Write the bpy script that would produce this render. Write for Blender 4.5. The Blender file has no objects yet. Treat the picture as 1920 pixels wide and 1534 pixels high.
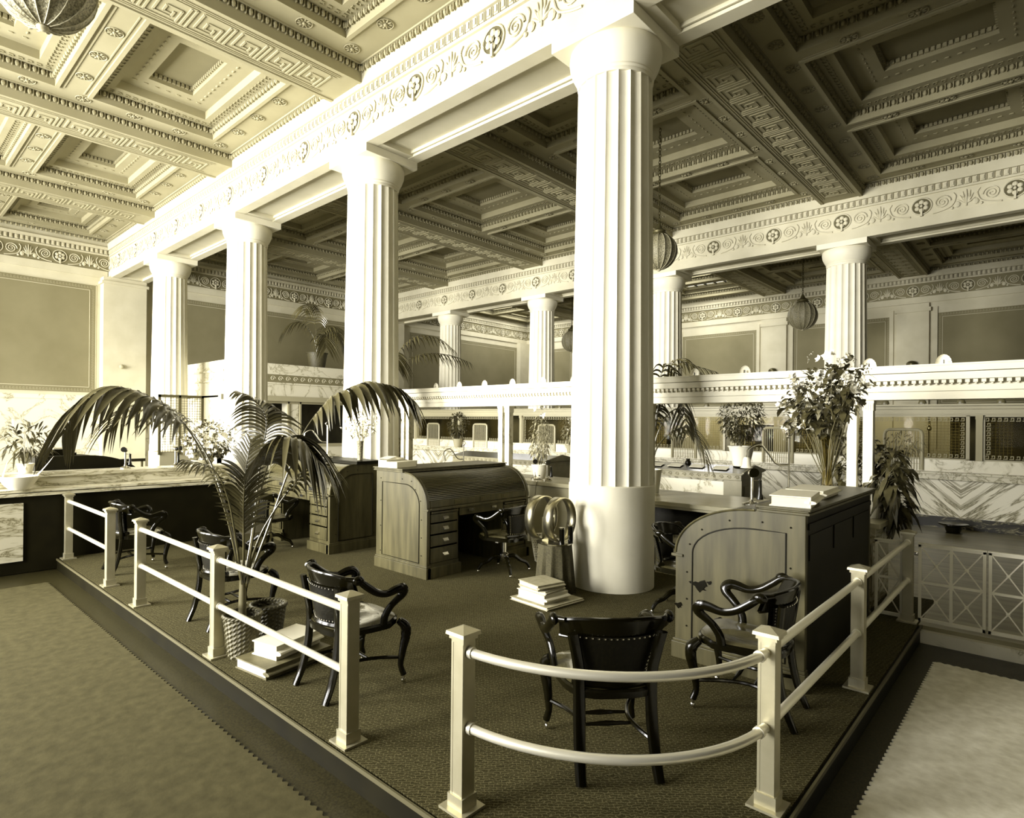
import bpy, math, random
import numpy as np
from mathutils import Vector, Matrix
random.seed(7); rng = np.random.default_rng(7)
PI = math.pi; R = math.radians
C = bpy.context.scene.collection
S = bpy.context.scene

# ------------------------------------------------------------------ camera, world, lights, exposure
F, CX, CY, YAW, ROLL = 1129.34, 890.83, 791.7, R(46.055), R(0.551)
cd = bpy.data.cameras.new('camera'); cam = bpy.data.objects.new('camera', cd); C.objects.link(cam)
fw = Vector((math.sin(YAW), math.cos(YAW), 0)); rt0 = Vector((math.cos(YAW), -math.sin(YAW), 0)); up0 = Vector((0, 0, 1))
rt = rt0*math.cos(ROLL) + up0*math.sin(ROLL); up = up0*math.cos(ROLL) - rt0*math.sin(ROLL)
m = Matrix((rt, up, -fw)).transposed().to_4x4(); m.translation = Vector((0, 0, 1.75)); cam.matrix_world = m
cd.sensor_width = 36; cd.sensor_fit = 'HORIZONTAL'; cd.lens = F*36/1920
cd.shift_x = (960-CX)/1920; cd.shift_y = (CY-767)/1920; cd.clip_start = .05
S.camera = cam
S.view_settings.view_transform = 'Standard'; S.view_settings.look = 'None'; S.view_settings.gamma = 1
S.view_settings.exposure = 0.3; S.view_settings.use_curve_mapping = False
w = bpy.data.worlds.new('sky'); S.world = w; w.use_nodes = True
w.node_tree.nodes['Background'].inputs[0].default_value = (1, .97, .88, 1); w.node_tree.nodes['Background'].inputs[1].default_value = .3

def area(name, loc, aim, sx, sy, power, col=(1, .98, .93), spread=180):
    l = bpy.data.lights.new(name, 'AREA'); l.shape = 'RECTANGLE'; l.size = sx; l.size_y = sy; l.energy = power; l.color = col; l.spread = R(spread)
    o = bpy.data.objects.new(name, l); C.objects.link(o); o.location = loc
    o.rotation_euler = Vector(aim).to_track_quat('-Z', 'Y').to_euler(); return o
COLY = [-.905, 3.517, 7.939, 12.361, 16.783]
X0, X1, X2, YW, XL, YF, WA = 5.82, 16.0, 25.1, 20.43, -5.3, -5.6, .5
WINY = [1.306, 5.728, 10.15, 14.572, 18.6]
for i, y in enumerate([-3.1] + WINY):          # daylight entering the tall street windows
    area('window_daylight', (XL-.12, y, 3.1), (1, -.10, -.10), 2.6, 4.4, [4, 30, 850, 1750, 1350, 950][i], spread=125)
for y in (10.15, 18.8):            # skylights over the far aisle
    area('skylight_daylight', (22.3, y, 7.28), (0, 0, -1), 4.2, 2.0, 190)

# ------------------------------------------------------------------ mesh helpers
class MB:
    def __init__(s): s.v = []; s.f = []; s.n = 0
    def add(s, v, f):
        v = np.asarray(v, float).reshape(-1, 3); s.v.append(v)
        k = s.n; s.f += [tuple(i+k for i in q) for q in f]; s.n += len(v); return s
    def box(s, x0, x1, y0, y1, z0, z1):
        v = [(x, y, z) for z in (z0, z1) for y in (y0, y1) for x in (x0, x1)]
        return s.add(v, [(0, 2, 3, 1), (4, 5, 7, 6), (0, 1, 5, 4), (2, 6, 7, 3), (0, 4, 6, 2), (1, 3, 7, 5)])
    def bar(s, a, b, wd, h, up=(0, 0, 1)):
        a = np.array(a, float); b = np.array(b, float); d = b-a; L = np.linalg.norm(d); d = d/L
        u = np.array(up, float); sd = np.cross(d, u); sd /= np.linalg.norm(sd)+1e-9; u = np.cross(sd, d)
        v = [p+sd*x*wd/2+u*z*h/2 for z in (-1, 1) for p in (a, b) for x in (-1, 1)]
        return s.add(v, [(0, 2, 3, 1), (4, 5, 7, 6), (0, 1, 5, 4), (2, 6, 7, 3), (0, 4, 6, 2), (1, 3, 7, 5)])
    def quad(s, a, b, c, d): return s.add([a, b, c, d], [(0, 1, 2, 3)])
    def tube(s, path, r, n=8, flat=1.0, up=(0, 0, 1), cap=True, close=False):
        p = np.array(path, float); m = len(p)
        rr = np.full(m, r) if np.isscalar(r) else np.interp(np.linspace(0, 1, m), np.linspace(0, 1, len(r)), r)
        t = np.gradient(p, axis=0)
        if close: t = np.roll(p, -1, 0)-np.roll(p, 1, 0)
        t /= np.linalg.norm(t, axis=1)[:, None]+1e-9
        v = []; u = np.array(up, float)
        for i in range(m):
            sd = np.cross(t[i], u)
            if np.linalg.norm(sd) < .15: sd = np.cross(t[i], (0, 1, 0) if abs(t[i][1]) < .9 else (1, 0, 0))
            if i and np.dot(sd, ps) < 0: sd = -sd
            sd /= np.linalg.norm(sd); ps = sd; w2 = np.cross(sd, t[i])
            for k in range(n):
                a = 2*PI*k/n; v.append(p[i]+sd*math.cos(a)*rr[i]+w2*math.sin(a)*rr[i]*flat)
        f = [(i*n+k, i*n+(k+1) % n, (i+1)*n+(k+1) % n, (i+1)*n+k) for i in range(m-1) for k in range(n)]
        if close: f += [((m-1)*n+k, (m-1)*n+(k+1) % n, (k+1) % n, k) for k in range(n)]
        elif cap: f += [tuple(range(n))[::-1], tuple(range((m-1)*n, m*n))]
        return s.add(v, f)
    def lathe(s, prof, c=(0, 0, 0), n=24, flute=0, fd=0):
        v = []
        for r, z in prof:
            for k in range(n):
                a = 2*PI*k/n; q = r-(fd*abs(math.sin(flute*a/2))**.75 if flute else 0)
                v.append((c[0]+q*math.cos(a), c[1]+q*math.sin(a), c[2]+z))
        m = len(prof); f = [(i*n+k, i*n+(k+1) % n, (i+1)*n+(k+1) % n, (i+1)*n+k) for i in range(m-1) for k in range(n)]
        if prof[0][0] > 1e-4: f.append(tuple(range(n))[::-1])
        if prof[-1][0] > 1e-4: f.append(tuple(range((m-1)*n, m*n)))
        return s.add(v, f)
    def ell(s, c, r, nu=8, nv=5, rot=None):
        v = []; 
        for j in range(nv+1):
            b = -PI/2+PI*j/nv
            for i in range(nu):
                a = 2*PI*i/nu; v.append((r[0]*math.cos(b)*math.cos(a), r[1]*math.cos(b)*math.sin(a), r[2]*math.sin(b)))
        v = np.array(v)
        if rot is not None: v = v@np.array(rot).T
        return s.add(v+np.array(c), [(j*nu+i, j*nu+(i+1) % nu, (j+1)*nu+(i+1) % nu, (j+1)*nu+i) for j in range(nv) for i in range(nu)])
    def prism(s, poly, ax, a, b):      # poly in the two other axes; ax 0/1/2
        o = {0: lambda p, t: (t, p[0], p[1]), 1: lambda p, t: (p[0], t, p[1]), 2: lambda p, t: (p[0], p[1], t)}[ax]
        n = len(poly); v = [o(p, a) for p in poly]+[o(p, b) for p in poly]
        return s.add(v, [tuple(range(n))[::-1], tuple(range(n, 2*n))]+[(i, (i+1) % n, n+(i+1) % n, n+i) for i in range(n)])
    def grid(s, fn, nu, nv):
        v = [fn(i/nu, j/nv) for j in range(nv+1) for i in range(nu+1)]
        return s.add(v, [(j*(nu+1)+i, j*(nu+1)+i+1, (j+1)*(nu+1)+i+1, (j+1)*(nu+1)+i) for j in range(nv) for i in range(nu)])
    def put(s, o, M=None, t=(0, 0, 0)):
        v = np.concatenate(o.v)
        if M is not None: v = v@np.array(M, float)      # rows = images of local axes
        return s.add(v+np.array(t, float), o.f)
    def rep(s, o, M, ts):
        v = np.concatenate(o.v)@np.array(M, float); f = np.array([list(q) for q in o.f]) if len(set(map(len, o.f))) == 1 else None
        for t in ts: s.add(v+np.array(t, float), o.f)
        return s
def cr(pts, n=6):      # Catmull-Rom
    p = [np.array(q, float) for q in pts]; p = [2*p[0]-p[1]]+p+[2*p[-1]-p[-2]]; o = []
    for i in range(1, len(p)-2):
        for k in range(n):
            t = k/n; o.append(.5*((2*p[i])+(p[i+1]-p[i-1])*t+(2*p[i-1]-5*p[i]+4*p[i+1]-p[i+2])*t*t+(3*p[i]-p[i-1]-3*p[i+1]+p[i+2])*t**3))
    o.append(p[-2]); return o

def obj(name, mb, mt, parent=None, smooth=False, label=None, bev=0):
    me = bpy.data.meshes.new(name); me.from_pydata(np.concatenate(mb.v).tolist(), [], mb.f); me.materials.append(mt)
    if smooth:
        me.shade_smooth()
        if smooth != 2:
            try: me.set_sharp_from_angle(angle=R(40))
            except Exception: pass
    o = bpy.data.objects.new(name, me); C.objects.link(o); o.parent = parent
    if label: o['label'] = label
    if bev: b = o.modifiers.new('bevel', 'BEVEL'); b.width = bev; b.segments = 2; b.limit_method = 'ANGLE'
    return o
def tag(o, label, cat, group=None):
    o['label'] = label; o['category'] = cat
    if group: o['group'] = group
    return o
def thing(name, label, cat, loc=(0, 0, 0), rz=0, group=None):
    o = bpy.data.objects.new(name, None); C.objects.link(o); o.location = loc; o.rotation_euler = (0, 0, rz); o.empty_display_size = .1
    return tag(o, label, cat, group)
def struct(name, mb, mt, parent=None, smooth=False, bev=0):
    o = obj(name, mb, mt, parent, smooth, bev=bev)
    if parent is None: o['kind'] = 'structure'
    return o
def dup(root, loc, rz, label=None, parent=None):
    r = root.copy(); C.objects.link(r)
    if parent is None: r.location = loc; r.rotation_euler = (0, 0, rz)
    else: r.parent = parent
    if label: r['label'] = label
    for ch in [o for o in kids.get(root.name, [])]: 
        d = dup(ch, None, None, None, r)
    return r
kids = {}
def remember():
    kids.clear()
    for o in bpy.data.objects:
        if o.parent: kids.setdefault(o.parent.name, []).append(o)

# ------------------------------------------------------------------ materials (sepia tones of the place's photograph)
def tone(v):      # v = brightness 0..1 (linear albedo), warm olive when dark, cream when light
    q = math.sqrt(v); return (v, v*(.83+.14*q), v*(.17+.665*q), 1)
def mat(name, v, rough=.6, metal=0, nz=None, bump=0, spec=.5, coat=0, col=None, grain=None):
    mt = bpy.data.materials.new(name); mt.use_nodes = True; nt = mt.node_tree; b = nt.nodes['Principled BSDF']
    b.inputs['Roughness'].default_value = rough; b.inputs['Metallic'].default_value = metal
    b.inputs['Specular IOR Level'].default_value = spec; b.inputs['Coat Weight'].default_value = coat
    c = col or tone(v); b.inputs['Base Color'].default_value = c
    if nz:
        sc, amt = nz; tc = nt.nodes.new('ShaderNodeTexCoord'); n = nt.nodes.new('ShaderNodeTexNoise'); n.inputs['Scale'].default_value = sc; n.inputs['Detail'].default_value = 5
        mp = nt.nodes.new('ShaderNodeMapping'); mp.inputs['Scale'].default_value = grain or (1, 1, 1)
        nt.links.new(tc.outputs['Object'], mp.inputs[0]); nt.links.new(mp.outputs[0], n.inputs['Vector'])
        r = nt.nodes.new('ShaderNodeValToRGB'); r.color_ramp.elements[0].position = .3; r.color_ramp.elements[1].position = .7
        r.color_ramp.elements[0].color = tone(max(v*(1-amt), .003)); r.color_ramp.elements[1].color = tone(min(v*(1+amt), .95))
        nt.links.new(n.outputs[0], r.inputs[0]); nt.links.new(r.outputs[0], b.inputs['Base Color'])
        if bump:
            bp = nt.nodes.new('ShaderNodeBump'); bp.inputs['Strength'].default_value = bump; bp.inputs['Distance'].default_value = .01
            nt.links.new(n.outputs[0], bp.inputs['Height']); nt.links.new(bp.outputs[0], b.inputs['Normal'])
    return mt
def N(nt, t, **k):
    n = nt.nodes.new(t)
    for a, b in k.items():
        if a in n.inputs: n.inputs[a].default_value = b
        else: setattr(n, a, b)
    return n
def marble(name, v, vein, scale=1.6, rough=.25, amount=.5, mirror=None, stretch=(1, 1, 1), width=.04):
    mt = mat(name, v, rough); nt = mt.node_tree; b = nt.nodes['Principled BSDF']; L = nt.links.new
    tc = N(nt, 'ShaderNodeTexCoord'); vec = tc.outputs['Object']
    if mirror is not None:       # book-matched slabs: fold y about the joint, veins run down to it
        sp = N(nt, 'ShaderNodeSeparateXYZ'); L(vec, sp.inputs[0])
        s1 = N(nt, 'ShaderNodeMath', operation='PINGPONG'); s1.inputs[1].default_value = mirror[1]
        s0 = N(nt, 'ShaderNodeMath', operation='SUBTRACT'); s0.inputs[1].default_value = mirror[0]
        L(sp.outputs[1], s0.inputs[0]); L(s0.outputs[0], s1.inputs[0])
        mu = N(nt, 'ShaderNodeMath', operation='MULTIPLY'); mu.inputs[1].default_value = -.75; L(s1.outputs[0], mu.inputs[0])
        ad = N(nt, 'ShaderNodeMath', operation='ADD'); L(sp.outputs[2], ad.inputs[0]); L(mu.outputs[0], ad.inputs[1])
        cb = N(nt, 'ShaderNodeCombineXYZ'); L(ad.outputs[0], cb.inputs[2]); 
        m2 = N(nt, 'ShaderNodeMath', operation='MULTIPLY'); m2.inputs[1].default_value = .35; L(s1.outputs[0], m2.inputs[0]); L(m2.outputs[0], cb.inputs[1]); vec = cb.outputs[0]
    mp = N(nt, 'ShaderNodeMapping'); mp.inputs['Scale'].default_value = stretch; L(vec, mp.inputs[0])
    n1 = N(nt, 'ShaderNodeTexNoise', Scale=scale, Detail=8.0, Roughness=.62, Distortion=.9); L(mp.outputs[0], n1.inputs['Vector'])
    a = N(nt, 'ShaderNodeMath', operation='SUBTRACT'); a.inputs[1].default_value = .5; L(n1.outputs[0], a.inputs[0])
    ab = N(nt, 'ShaderNodeMath', operation='ABSOLUTE'); L(a.outputs[0], ab.inputs[0])
    r = N(nt, 'ShaderNodeValToRGB'); e = r.color_ramp.elements; e[0].position = 0; e[0].color = tone(vein); e[1].position = width*1.6; e[1].color = tone(v)
    x = e.new(width*.4); x.color = tone(vein+(v-vein)*(1-amount)); L(ab.outputs[0], r.inputs[0]); L(r.outputs[0], b.inputs['Base Color'])
    return mt
M = {}
M['plaster'] = mat('plaster', .55, .8, nz=(2.5, .06))
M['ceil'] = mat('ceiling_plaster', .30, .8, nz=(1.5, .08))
M['gilt'] = mat('dull_gilding', .22, .6, nz=(30, .3))  # ledge keys and rosette grounds, darker than the ceiling plaster
M['panel'] = mat('painted_wall_panel', .20, .85, nz=(1.2, .10))
M['frieze'] = mat('frieze_ground', .20, .8)  # ground darkened to carry the shadows of the relief
M['key'] = mat('stencil_key', .36, .8)
M['darkgnd'] = mat('medallion_ground', .10, .8)
M['stone'] = mat('column_stone', .70, .55, nz=(3, .04))
M['marble'] = marble('white_marble', .70, .26, 1.1, .25, .3, width=.022)
M['slab'] = mat('polished_slab', .46, .22, nz=(2.5, .12))
M['marble2'] = marble('ledge_marble', .62, .16, 2.6, .25, .4, stretch=(.6, 2.5, 2.5), width=.04)
M['vmarble'] = marble('bookmatched_marble', .74, .08, 1.9, .3, .6, mirror=(1.16, 1.1), stretch=(1, .9, 1.7), width=.026)
M['dmarble'] = marble('dark_marble', .012, .30, 3.0, .3, .75, stretch=(1, .5, 2.2), width=.012)
M['oak'] = mat('oak', .062, .42, spec=.3, nz=(5, .38), bump=.03, grain=(3, 3, .35))
M['oakd'] = mat('dark_oak', .008, .5, spec=.12, nz=(4, .3))  # dark wood, deepened to carry the black of faces turned from the windows
M['tamb'] = mat('tambour_oak', .06, .34, nz=(5, .4), grain=(.3, 3, 3))
M['black'] = mat('ebonised_wood', .004, .16, spec=.35)
M['leather'] = mat('black_leather', .005, .5, spec=.2, nz=(60, .5), bump=.2)
M['brassd'] = mat('dark_bronze', .09, .35, metal=.6)
M['nickel'] = mat('nickel', .62, .2, metal=1, col=(.62, .60, .52, 1))
M['hoop'] = mat('dull_metal_hoop', .42, .3, metal=1, nz=(9, .35))
M['rail'] = mat('bronze_rail', .78, .36, metal=.55)
M['post'] = mat('bronze_post', .46, .38, metal=.6, nz=(8, .08))
M['bronze'] = mat('bronze_lattice', .34, .45)
M['lattice'] = mat('pale_bronze_gate', .80, .45)
M['fume'] = mat('pale_oak', .20, .45, nz=(4, .25))
M['paper'] = mat('paper', .70, .8)
M['paper2'] = mat('page_edges', .62, .8)
M['cover'] = mat('buff_book_cover', .40, .6, nz=(20, .15))
M['coverd'] = mat('dark_book_cover', .12, .55, nz=(12, .3))
M['wicker'] = mat('wicker', .09, .6, nz=(50, .5), bump=.5)
M['wickerd'] = mat('dark_wicker', .05, .6, nz=(50, .5), bump=.5)
M['leaf'] = mat('leaf', .06, .26, spec=.9, nz=(9, .6))
M['leafp'] = mat('palm_leaf', .075, .24, spec=1)
M['leafl'] = mat('pale_leaf', .26, .5, nz=(8, .4))
M['petal'] = mat('petal', .85, .6)
M['stem'] = mat('stem', .16, .5)
M['soil'] = mat('soil', .05, .9, nz=(40, .5), bump=.6)
M['pot'] = mat('glazed_pot', .75, .35)
M['cloth'] = mat('dark_cloth', .055, .85, nz=(80, .4))
M['cord'] = mat('cord', .08, .6)
M['shade'] = mat('lamp_shell', .85, .4)
M['shaded'] = mat('bronze_lamp_shell', .12, .4)
M['globe'] = mat('beaded_globe', .20, .5, nz=(55, .75), bump=1)
M['inner'] = mat('shadowed_office', .03, .8, nz=(1.5, .7))  # mottled near-black; the gloom of the rooms is put into the colour
M['floor'] = mat('mosaic_floor', .03, .4, spec=.2, nz=(90, .45))
M['pfloor'] = mat('polished_floor', .34, .3, spec=.35)
# polished floor: faint streaks along y
nt = M['pfloor'].node_tree; tc = N(nt, 'ShaderNodeTexCoord'); mp = N(nt, 'ShaderNodeMapping'); mp.inputs['Scale'].default_value = (6, .7, 1)
n_ = N(nt, 'ShaderNodeTexNoise', Scale=1.5, Detail=6.0); r_ = N(nt, 'ShaderNodeValToRGB'); r_.color_ramp.elements[0].position = .35; r_.color_ramp.elements[1].position = .65
r_.color_ramp.elements[0].color = tone(.15); r_.color_ramp.elements[1].color = tone(.30)
nt.links.new(tc.outputs['Object'], mp.inputs[0]); nt.links.new(mp.outputs[0], n_.inputs['Vector']); nt.links.new(n_.outputs[0], r_.inputs[0]); nt.links.new(r_.outputs[0], nt.nodes['Principled BSDF'].inputs['Base Color'])
def carpet():
    mt = mat('patterned_carpet', .06, .95, spec=.1); nt = mt.node_tree; b = nt.nodes['Principled BSDF']; L = nt.links.new
    tc = N(nt, 'ShaderNodeTexCoord'); n = N(nt, 'ShaderNodeTexNoise', Scale=30.0, Detail=2.0); L(tc.outputs['Object'], n.inputs['Vector'])
    mx = N(nt, 'ShaderNodeVectorMath', operation='MULTIPLY_ADD'); mx.inputs[1].default_value = (.035, .035, 0); L(n.outputs[1], mx.inputs[0]); L(tc.outputs['Object'], mx.inputs[2])
    mp = N(nt, 'ShaderNodeMapping'); mp.inputs['Rotation'].default_value = (0, 0, R(46)); L(mx.outputs[0], mp.inputs[0])
    br = N(nt, 'ShaderNodeTexBrick', Scale=1.0); L(mp.outputs[0], br.inputs['Vector'])
    for k, v in (('Color1', tone(.036)), ('Color2', tone(.050)), ('Mortar', tone(.12)), ('Mortar Size', .003), ('Brick Width', .042), ('Row Height', .018), ('Mortar Smooth', .6)): br.inputs[k].default_value = v
    br.offset = .5
    n2 = N(nt, 'ShaderNodeTexNoise', Scale=260.0, Detail=2.0); L(tc.outputs['Object'], n2.inputs['Vector'])
    r = N(nt, 'ShaderNodeValToRGB'); r.color_ramp.elements[0].position = .35; r.color_ramp.elements[0].color = (.35, .35, .35, 1); r.color_ramp.elements[1].position = .65; r.color_ramp.elements[1].color = (1.5, 1.5, 1.5, 1); L(n2.outputs[0], r.inputs[0])
    m = N(nt, 'ShaderNodeMix', data_type='RGBA', blend_type='MULTIPLY'); m.inputs[0].default_value = 1; L(br.outputs[0], m.inputs[6]); L(r.outputs[0], m.inputs[7]); L(m.outputs[2], b.inputs['Base Color'])
    return mt
M['carpet'] = carpet()
M['rug'] = mat('woven_runner', .065, .7, spec=.2, nz=(14, .22), bump=.3)  # brown weave, darkened to hold the shade of the near floor
M['rugp'] = mat('reflection_lit_runner', .74, .7, nz=(14, .14), bump=.3)  # same kind of runner, paled in colour for the bright reflection on it
def glass(name, rough=.03, v=.9):
    mt = bpy.data.materials.new(name); mt.use_nodes = True; nt = mt.node_tree; nt.nodes.remove(nt.nodes['Principled BSDF'])
    t = N(nt, 'ShaderNodeBsdfTransparent'); t.inputs[0].default_value = tone(v); g = N(nt, 'ShaderNodeBsdfGlossy'); g.inputs['Roughness'].default_value = rough
    x = N(nt, 'ShaderNodeMixShader'); fr = N(nt, 'ShaderNodeFresnel', IOR=1.12); L = nt.links.new
    L(fr.outputs[0], x.inputs[0]); L(t.outputs[0], x.inputs[1]); L(g.outputs[0], x.inputs[2]); L(x.outputs[0], nt.nodes['Material Output'].inputs[0]); return mt
M['glass'] = glass('clear_glass')
em = bpy.data.materials.new('skylight_glass'); em.use_nodes = True; b = em.node_tree.nodes['Principled BSDF']; b.inputs['Emission Color'].default_value = (1, .98, .9, 1); b.inputs['Emission Strength'].default_value = 1.6; M['sky'] = em

# ------------------------------------------------------------------ ornament templates (u = x, v = z, outward = y)
def tongue():
    m = MB(); m.box(-.036, .036, 0, .035, 0, .12); m.box(-.022, .022, .035, .05, .02, .1); m.box(.048, .056, 0, .03, 0, .12); return m
TONG = tongue()
def egg(s=1.):
    m = MB(); m.ell((0, .03*s, 0), (.032*s, .03*s, .045*s), 6, 4); m.box(.045*s, .055*s, 0, .045*s, -.045*s, .045*s); return m
EGG = egg()
DART = MB().box(-.024, .024, 0, .035, -.03, .03)
def frieze_unit():
    m = MB(); th = np.linspace(0, 2*PI, 20, endpoint=False)
    m.tube([(.17*math.cos(a), .012, .17*math.sin(a)) for a in th], .014, 5, close=True)
    for k in range(6):
        a = PI/2+k*2*PI/6; m.ell((.085*math.cos(a), .022, .085*math.sin(a)), (.045, .022, .045), 6, 4)
    m.ell((0, .035, 0), (.03, .03, .03), 6, 4); m.box(-.018, .018, .01, .05, -.21, -.06)
    for s in (-1, 1):
        for off, r0, tn in ((.345, .125, 2.4),):
            t = np.linspace(0, 1, 34); rr = r0*(1-t)+.012; a = PI/2*0-t*tn*2*PI+PI
            m.tube([(s*(off-rr[i]*math.cos(a[i])), .012, .005+rr[i]*math.sin(a[i])) for i in range(34)], [.016, .010], 5, cap=False)
        m.tube(cr([(s*.19, .01, -.19), (s*.33, .012, -.17), (s*.5, .012, -.1), (s*.56, .012, .06), (s*.52, .012, .15)], 4), [.018, .012], 5)
        m.ell((s*.585, .015, -.1), (.055, .02, .065), 7, 4); m.ell((s*.50, .015, -.155), (.03, .018, .03), 6, 4)
        for a in (15, 40, 65): 
            q = R(a); m.tube(cr([(s*(.729-.02), .012, -.1), (s*(.729-.05*math.cos(q)-.02), .014, -.1+.12*math.sin(q)), (s*(.729-.14*math.cos(q)), .012, -.08+.24*math.sin(q))], 4), [.010, .02, .006], 5)
    m.tube([(.729, .012, -.16), (.729, .016, 0), (.729, .012, .17)], [.012, .024, .008], 5)
    return m
FRZ = frieze_unit(); FDISK = MB().lathe([(.165, 0), (.165, .006)], n=20)
# axes: rows are images of local x, y, z
def ori(face):      # outward normal
    return {'-x': ((0, -1, 0), (-1, 0, 0), (0, 0, 1)), '+x': ((0, 1, 0), (1, 0, 0), (0, 0, 1)), '-y': ((1, 0, 0), (0, -1, 0), (0, 0, 1)), '+y': ((-1, 0, 0), (0, 1, 0), (0, 0, 1))}[face]
DISKR = {'-x': ((0, 1, 0), (0, 0, 1), (-1, 0, 0)), '+x': ((0, 1, 0), (0, 0, 1), (1, 0, 0)), '-y': ((1, 0, 0), (0, 0, 1), (0, -1, 0)), '+y': ((1, 0, 0), (0, 0, 1), (0, 1, 0))}
FZ = 6.355
def frieze_run(par, face, plane, a, b, first, step=1.4585):
    """ornament on a wall plane, from a to b along the wall"""
    M3 = ori(face); al = 0 if face[1] == 'y' else 1
    def P(u, z, d=0):
        s = -1 if face[0] == '-' else 1
        return (u, plane+s*d, z) if al == 0 else (plane+s*d, u, z)
    relief = MB(); gnd = MB(); ds = MB()
    k = math.ceil((a-.6-first)/step); us = []
    while first+k*step < b+.6: us.append(first+k*step); k += 1
    relief.rep(FRZ, M3, [P(u, FZ) for u in us]); ds.rep(FDISK, DISKR[face], [P(u, FZ, .001) for u in us])
    n = int((b-a)/.118); relief.rep(TONG, M3, [P(a+(i+.5)*(b-a)/n, 6.635) for i in range(n)])
    g = obj('frieze_relief', relief, M['plaster'], par); obj('medallion_ground', ds, M['darkgnd'], par)

# ------------------------------------------------------------------ setting: floor, platform, walls
struct('floor', MB().box(XL-.1, X2+.1, YF-.1, YW+.1, -.3, -.14), M['floor'])
plat = struct('trim_1', MB().box(1.80, 7.6, .84, 8.95, -.14, -.015), M['oakd'])
obj('nosing', MB().box(1.79, 6.56, .83, .842, -.02, .003).box(1.79, 1.802, .83, 8.95, -.02, .003), M['cord'], plat)
cp = obj('platform_carpet', MB().box(1.82, 7.6, .86, 8.95, -.02, 0), M['carpet']); tag(cp, 'dark patterned fitted carpet covering the raised officers platform', 'carpet')
struct('trim_2', MB().box(6.56, X2, YF, .86, -.14, 0).box(7.6, X2, .86, YW, -.14, 0), M['pfloor'])
struct('trim_3', MB().box(6.50, 6.60, YF, .86, -.14, -.035), M['marble'])
def wallbox(name, *a): return struct(name, MB().box(*a), M['plaster'])
wb = wallbox('wall_back', XL-.2, X2+.2, YW, YW+.3, -.3, 8.2)
wr = wallbox('wall_right', X2, X2+.3, YF, YW+.1, -.3, 8.2)
wf = struct('wall_front', MB().box(XL-.2, X2+.2, YF-.3, YF, -.3, 8.2), M['oakd'])
# left wall with tall window openings
mb = MB(); ys = [YF-.3]; 
mb.box(XL-.3, XL, YF-.3, YW+.3, -.3, .9).box(XL-.3, XL, YF-.3, YW+.3, 5.35, 8.2)
wins = [-3.1]+WINY; e0 = YF-.3
for y in wins: mb.box(XL-.3, XL, e0, y-1.35, .9, 5.35); e0 = y+1.35
mb.box(XL-.3, XL, e0, YW+.3, .9, 5.35); struct('wall_left', mb, M['panel'])
for i, y in enumerate(wins):
    mb = MB()
    for a in (-1.35, -.47, .41, 1.29): mb.box(XL-.08, XL-.02, y+a, y+a+.06, .9, 5.35)
    for z in (.9, 2.2, 3.6, 5.29): mb.box(XL-.08, XL-.02, y-1.35, y+1.35, z, z+.06)
    struct('window_%d' % (i+1), mb, M['oakd'])

# wall panels with key borders
def wall_panel(par, face, plane, a, b, z0, z1, border=.16):
    al = 0 if face[1] == 'y' else 1; s = -1 if face[0] == '-' else 1
    def bx(m, u0, u1, za, zb, d0, d1):
        p0, p1 = sorted((plane+s*d0, plane+s*d1))
        return m.box(u0, u1, p0, p1, za, zb) if al == 0 else m.box(p0, p1, u0, u1, za, zb)
    m = MB(); bx(m, a, b, z0, z1, 0, .008); obj('wall_field', m, M['panel'], par)
    f = MB(); k = MB()
    for o, wd in ((.0, .012), (border, .012)):
        for q in ((a+o, a+o+wd, z0+o, z1-o), (b-o-wd, b-o, z0+o, z1-o), (a+o, b-o, z0+o, z0+o+wd), (a+o, b-o, z1-o-wd, z1-o)): bx(f, *q, .008, .016)
    st = .075; c = border/2
    def key(u, z): bx(k, u-.026, u+.026, z-.028, z-.018, .008, .011); bx(k, u-.026, u-.016, z-.028, z+.028, .008, .011); bx(k, u-.026, u+.012, z+.018, z+.028, .008, .011); bx(k, u+.004, u+.012, z-.005, z+.028, .008, .011)
    u = a+c
    while u < b-c+.01: key(u, z0+c); key(u, z1-c); u += st
    z = z0+c+st
    while z < z1-c-.02: key(a+c, z); key(b-c, z); z += st
    obj('panel_moulding', f, M['plaster'], par); obj('key_border', k, M['key'], par)
wall_panel(wb, '-y', YW, -3.6, 5.02, 2.5, 5.68)
wall_panel(wb, '-y', YW, 6.75, 15.0, 2.5, 5.68)
wall_panel(wb, '-y', YW, 17.0, 24.3, 2.5, 5.68)
obj('dado_cap', MB().box(XL, 5.1, YW-.05, YW, 2.3, 2.42), M['marble'], wb)
obj('marble_dado', MB().box(XL, X2, YW-.03, YW-.001, -.14, 2.3), M['marble'], wb)
for i in range(5):
    a, b = COLY[i]+.75, (COLY[i+1]-.75 if i < 4 else YW-.5)
    if i < 4: wall_panel(wr, '-x', X2, a-.1, b+.1, 2.4, 5.55, .14)
    obj('pilaster', MB().box(X2-.12, X2, COLY[i]-.45, COLY[i]+.45, 0, 5.9).box(X2-.16, X2, COLY[i]-.5, COLY[i]+.5, 5.62, 5.75), M['plaster'], wr)
    fm = MB()
    for q in (-.65, .57): fm.box(X2-.06, X2, COLY[i]+q-.02, COLY[i]+q+.1, 1.0, 5.75)
    obj('panel_frame', fm, M['plaster'], wr)
wall_panel(wr, '-x', X2, COLY[4]+.65, YW-.6, 2.4, 5.55, .14)
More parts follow.
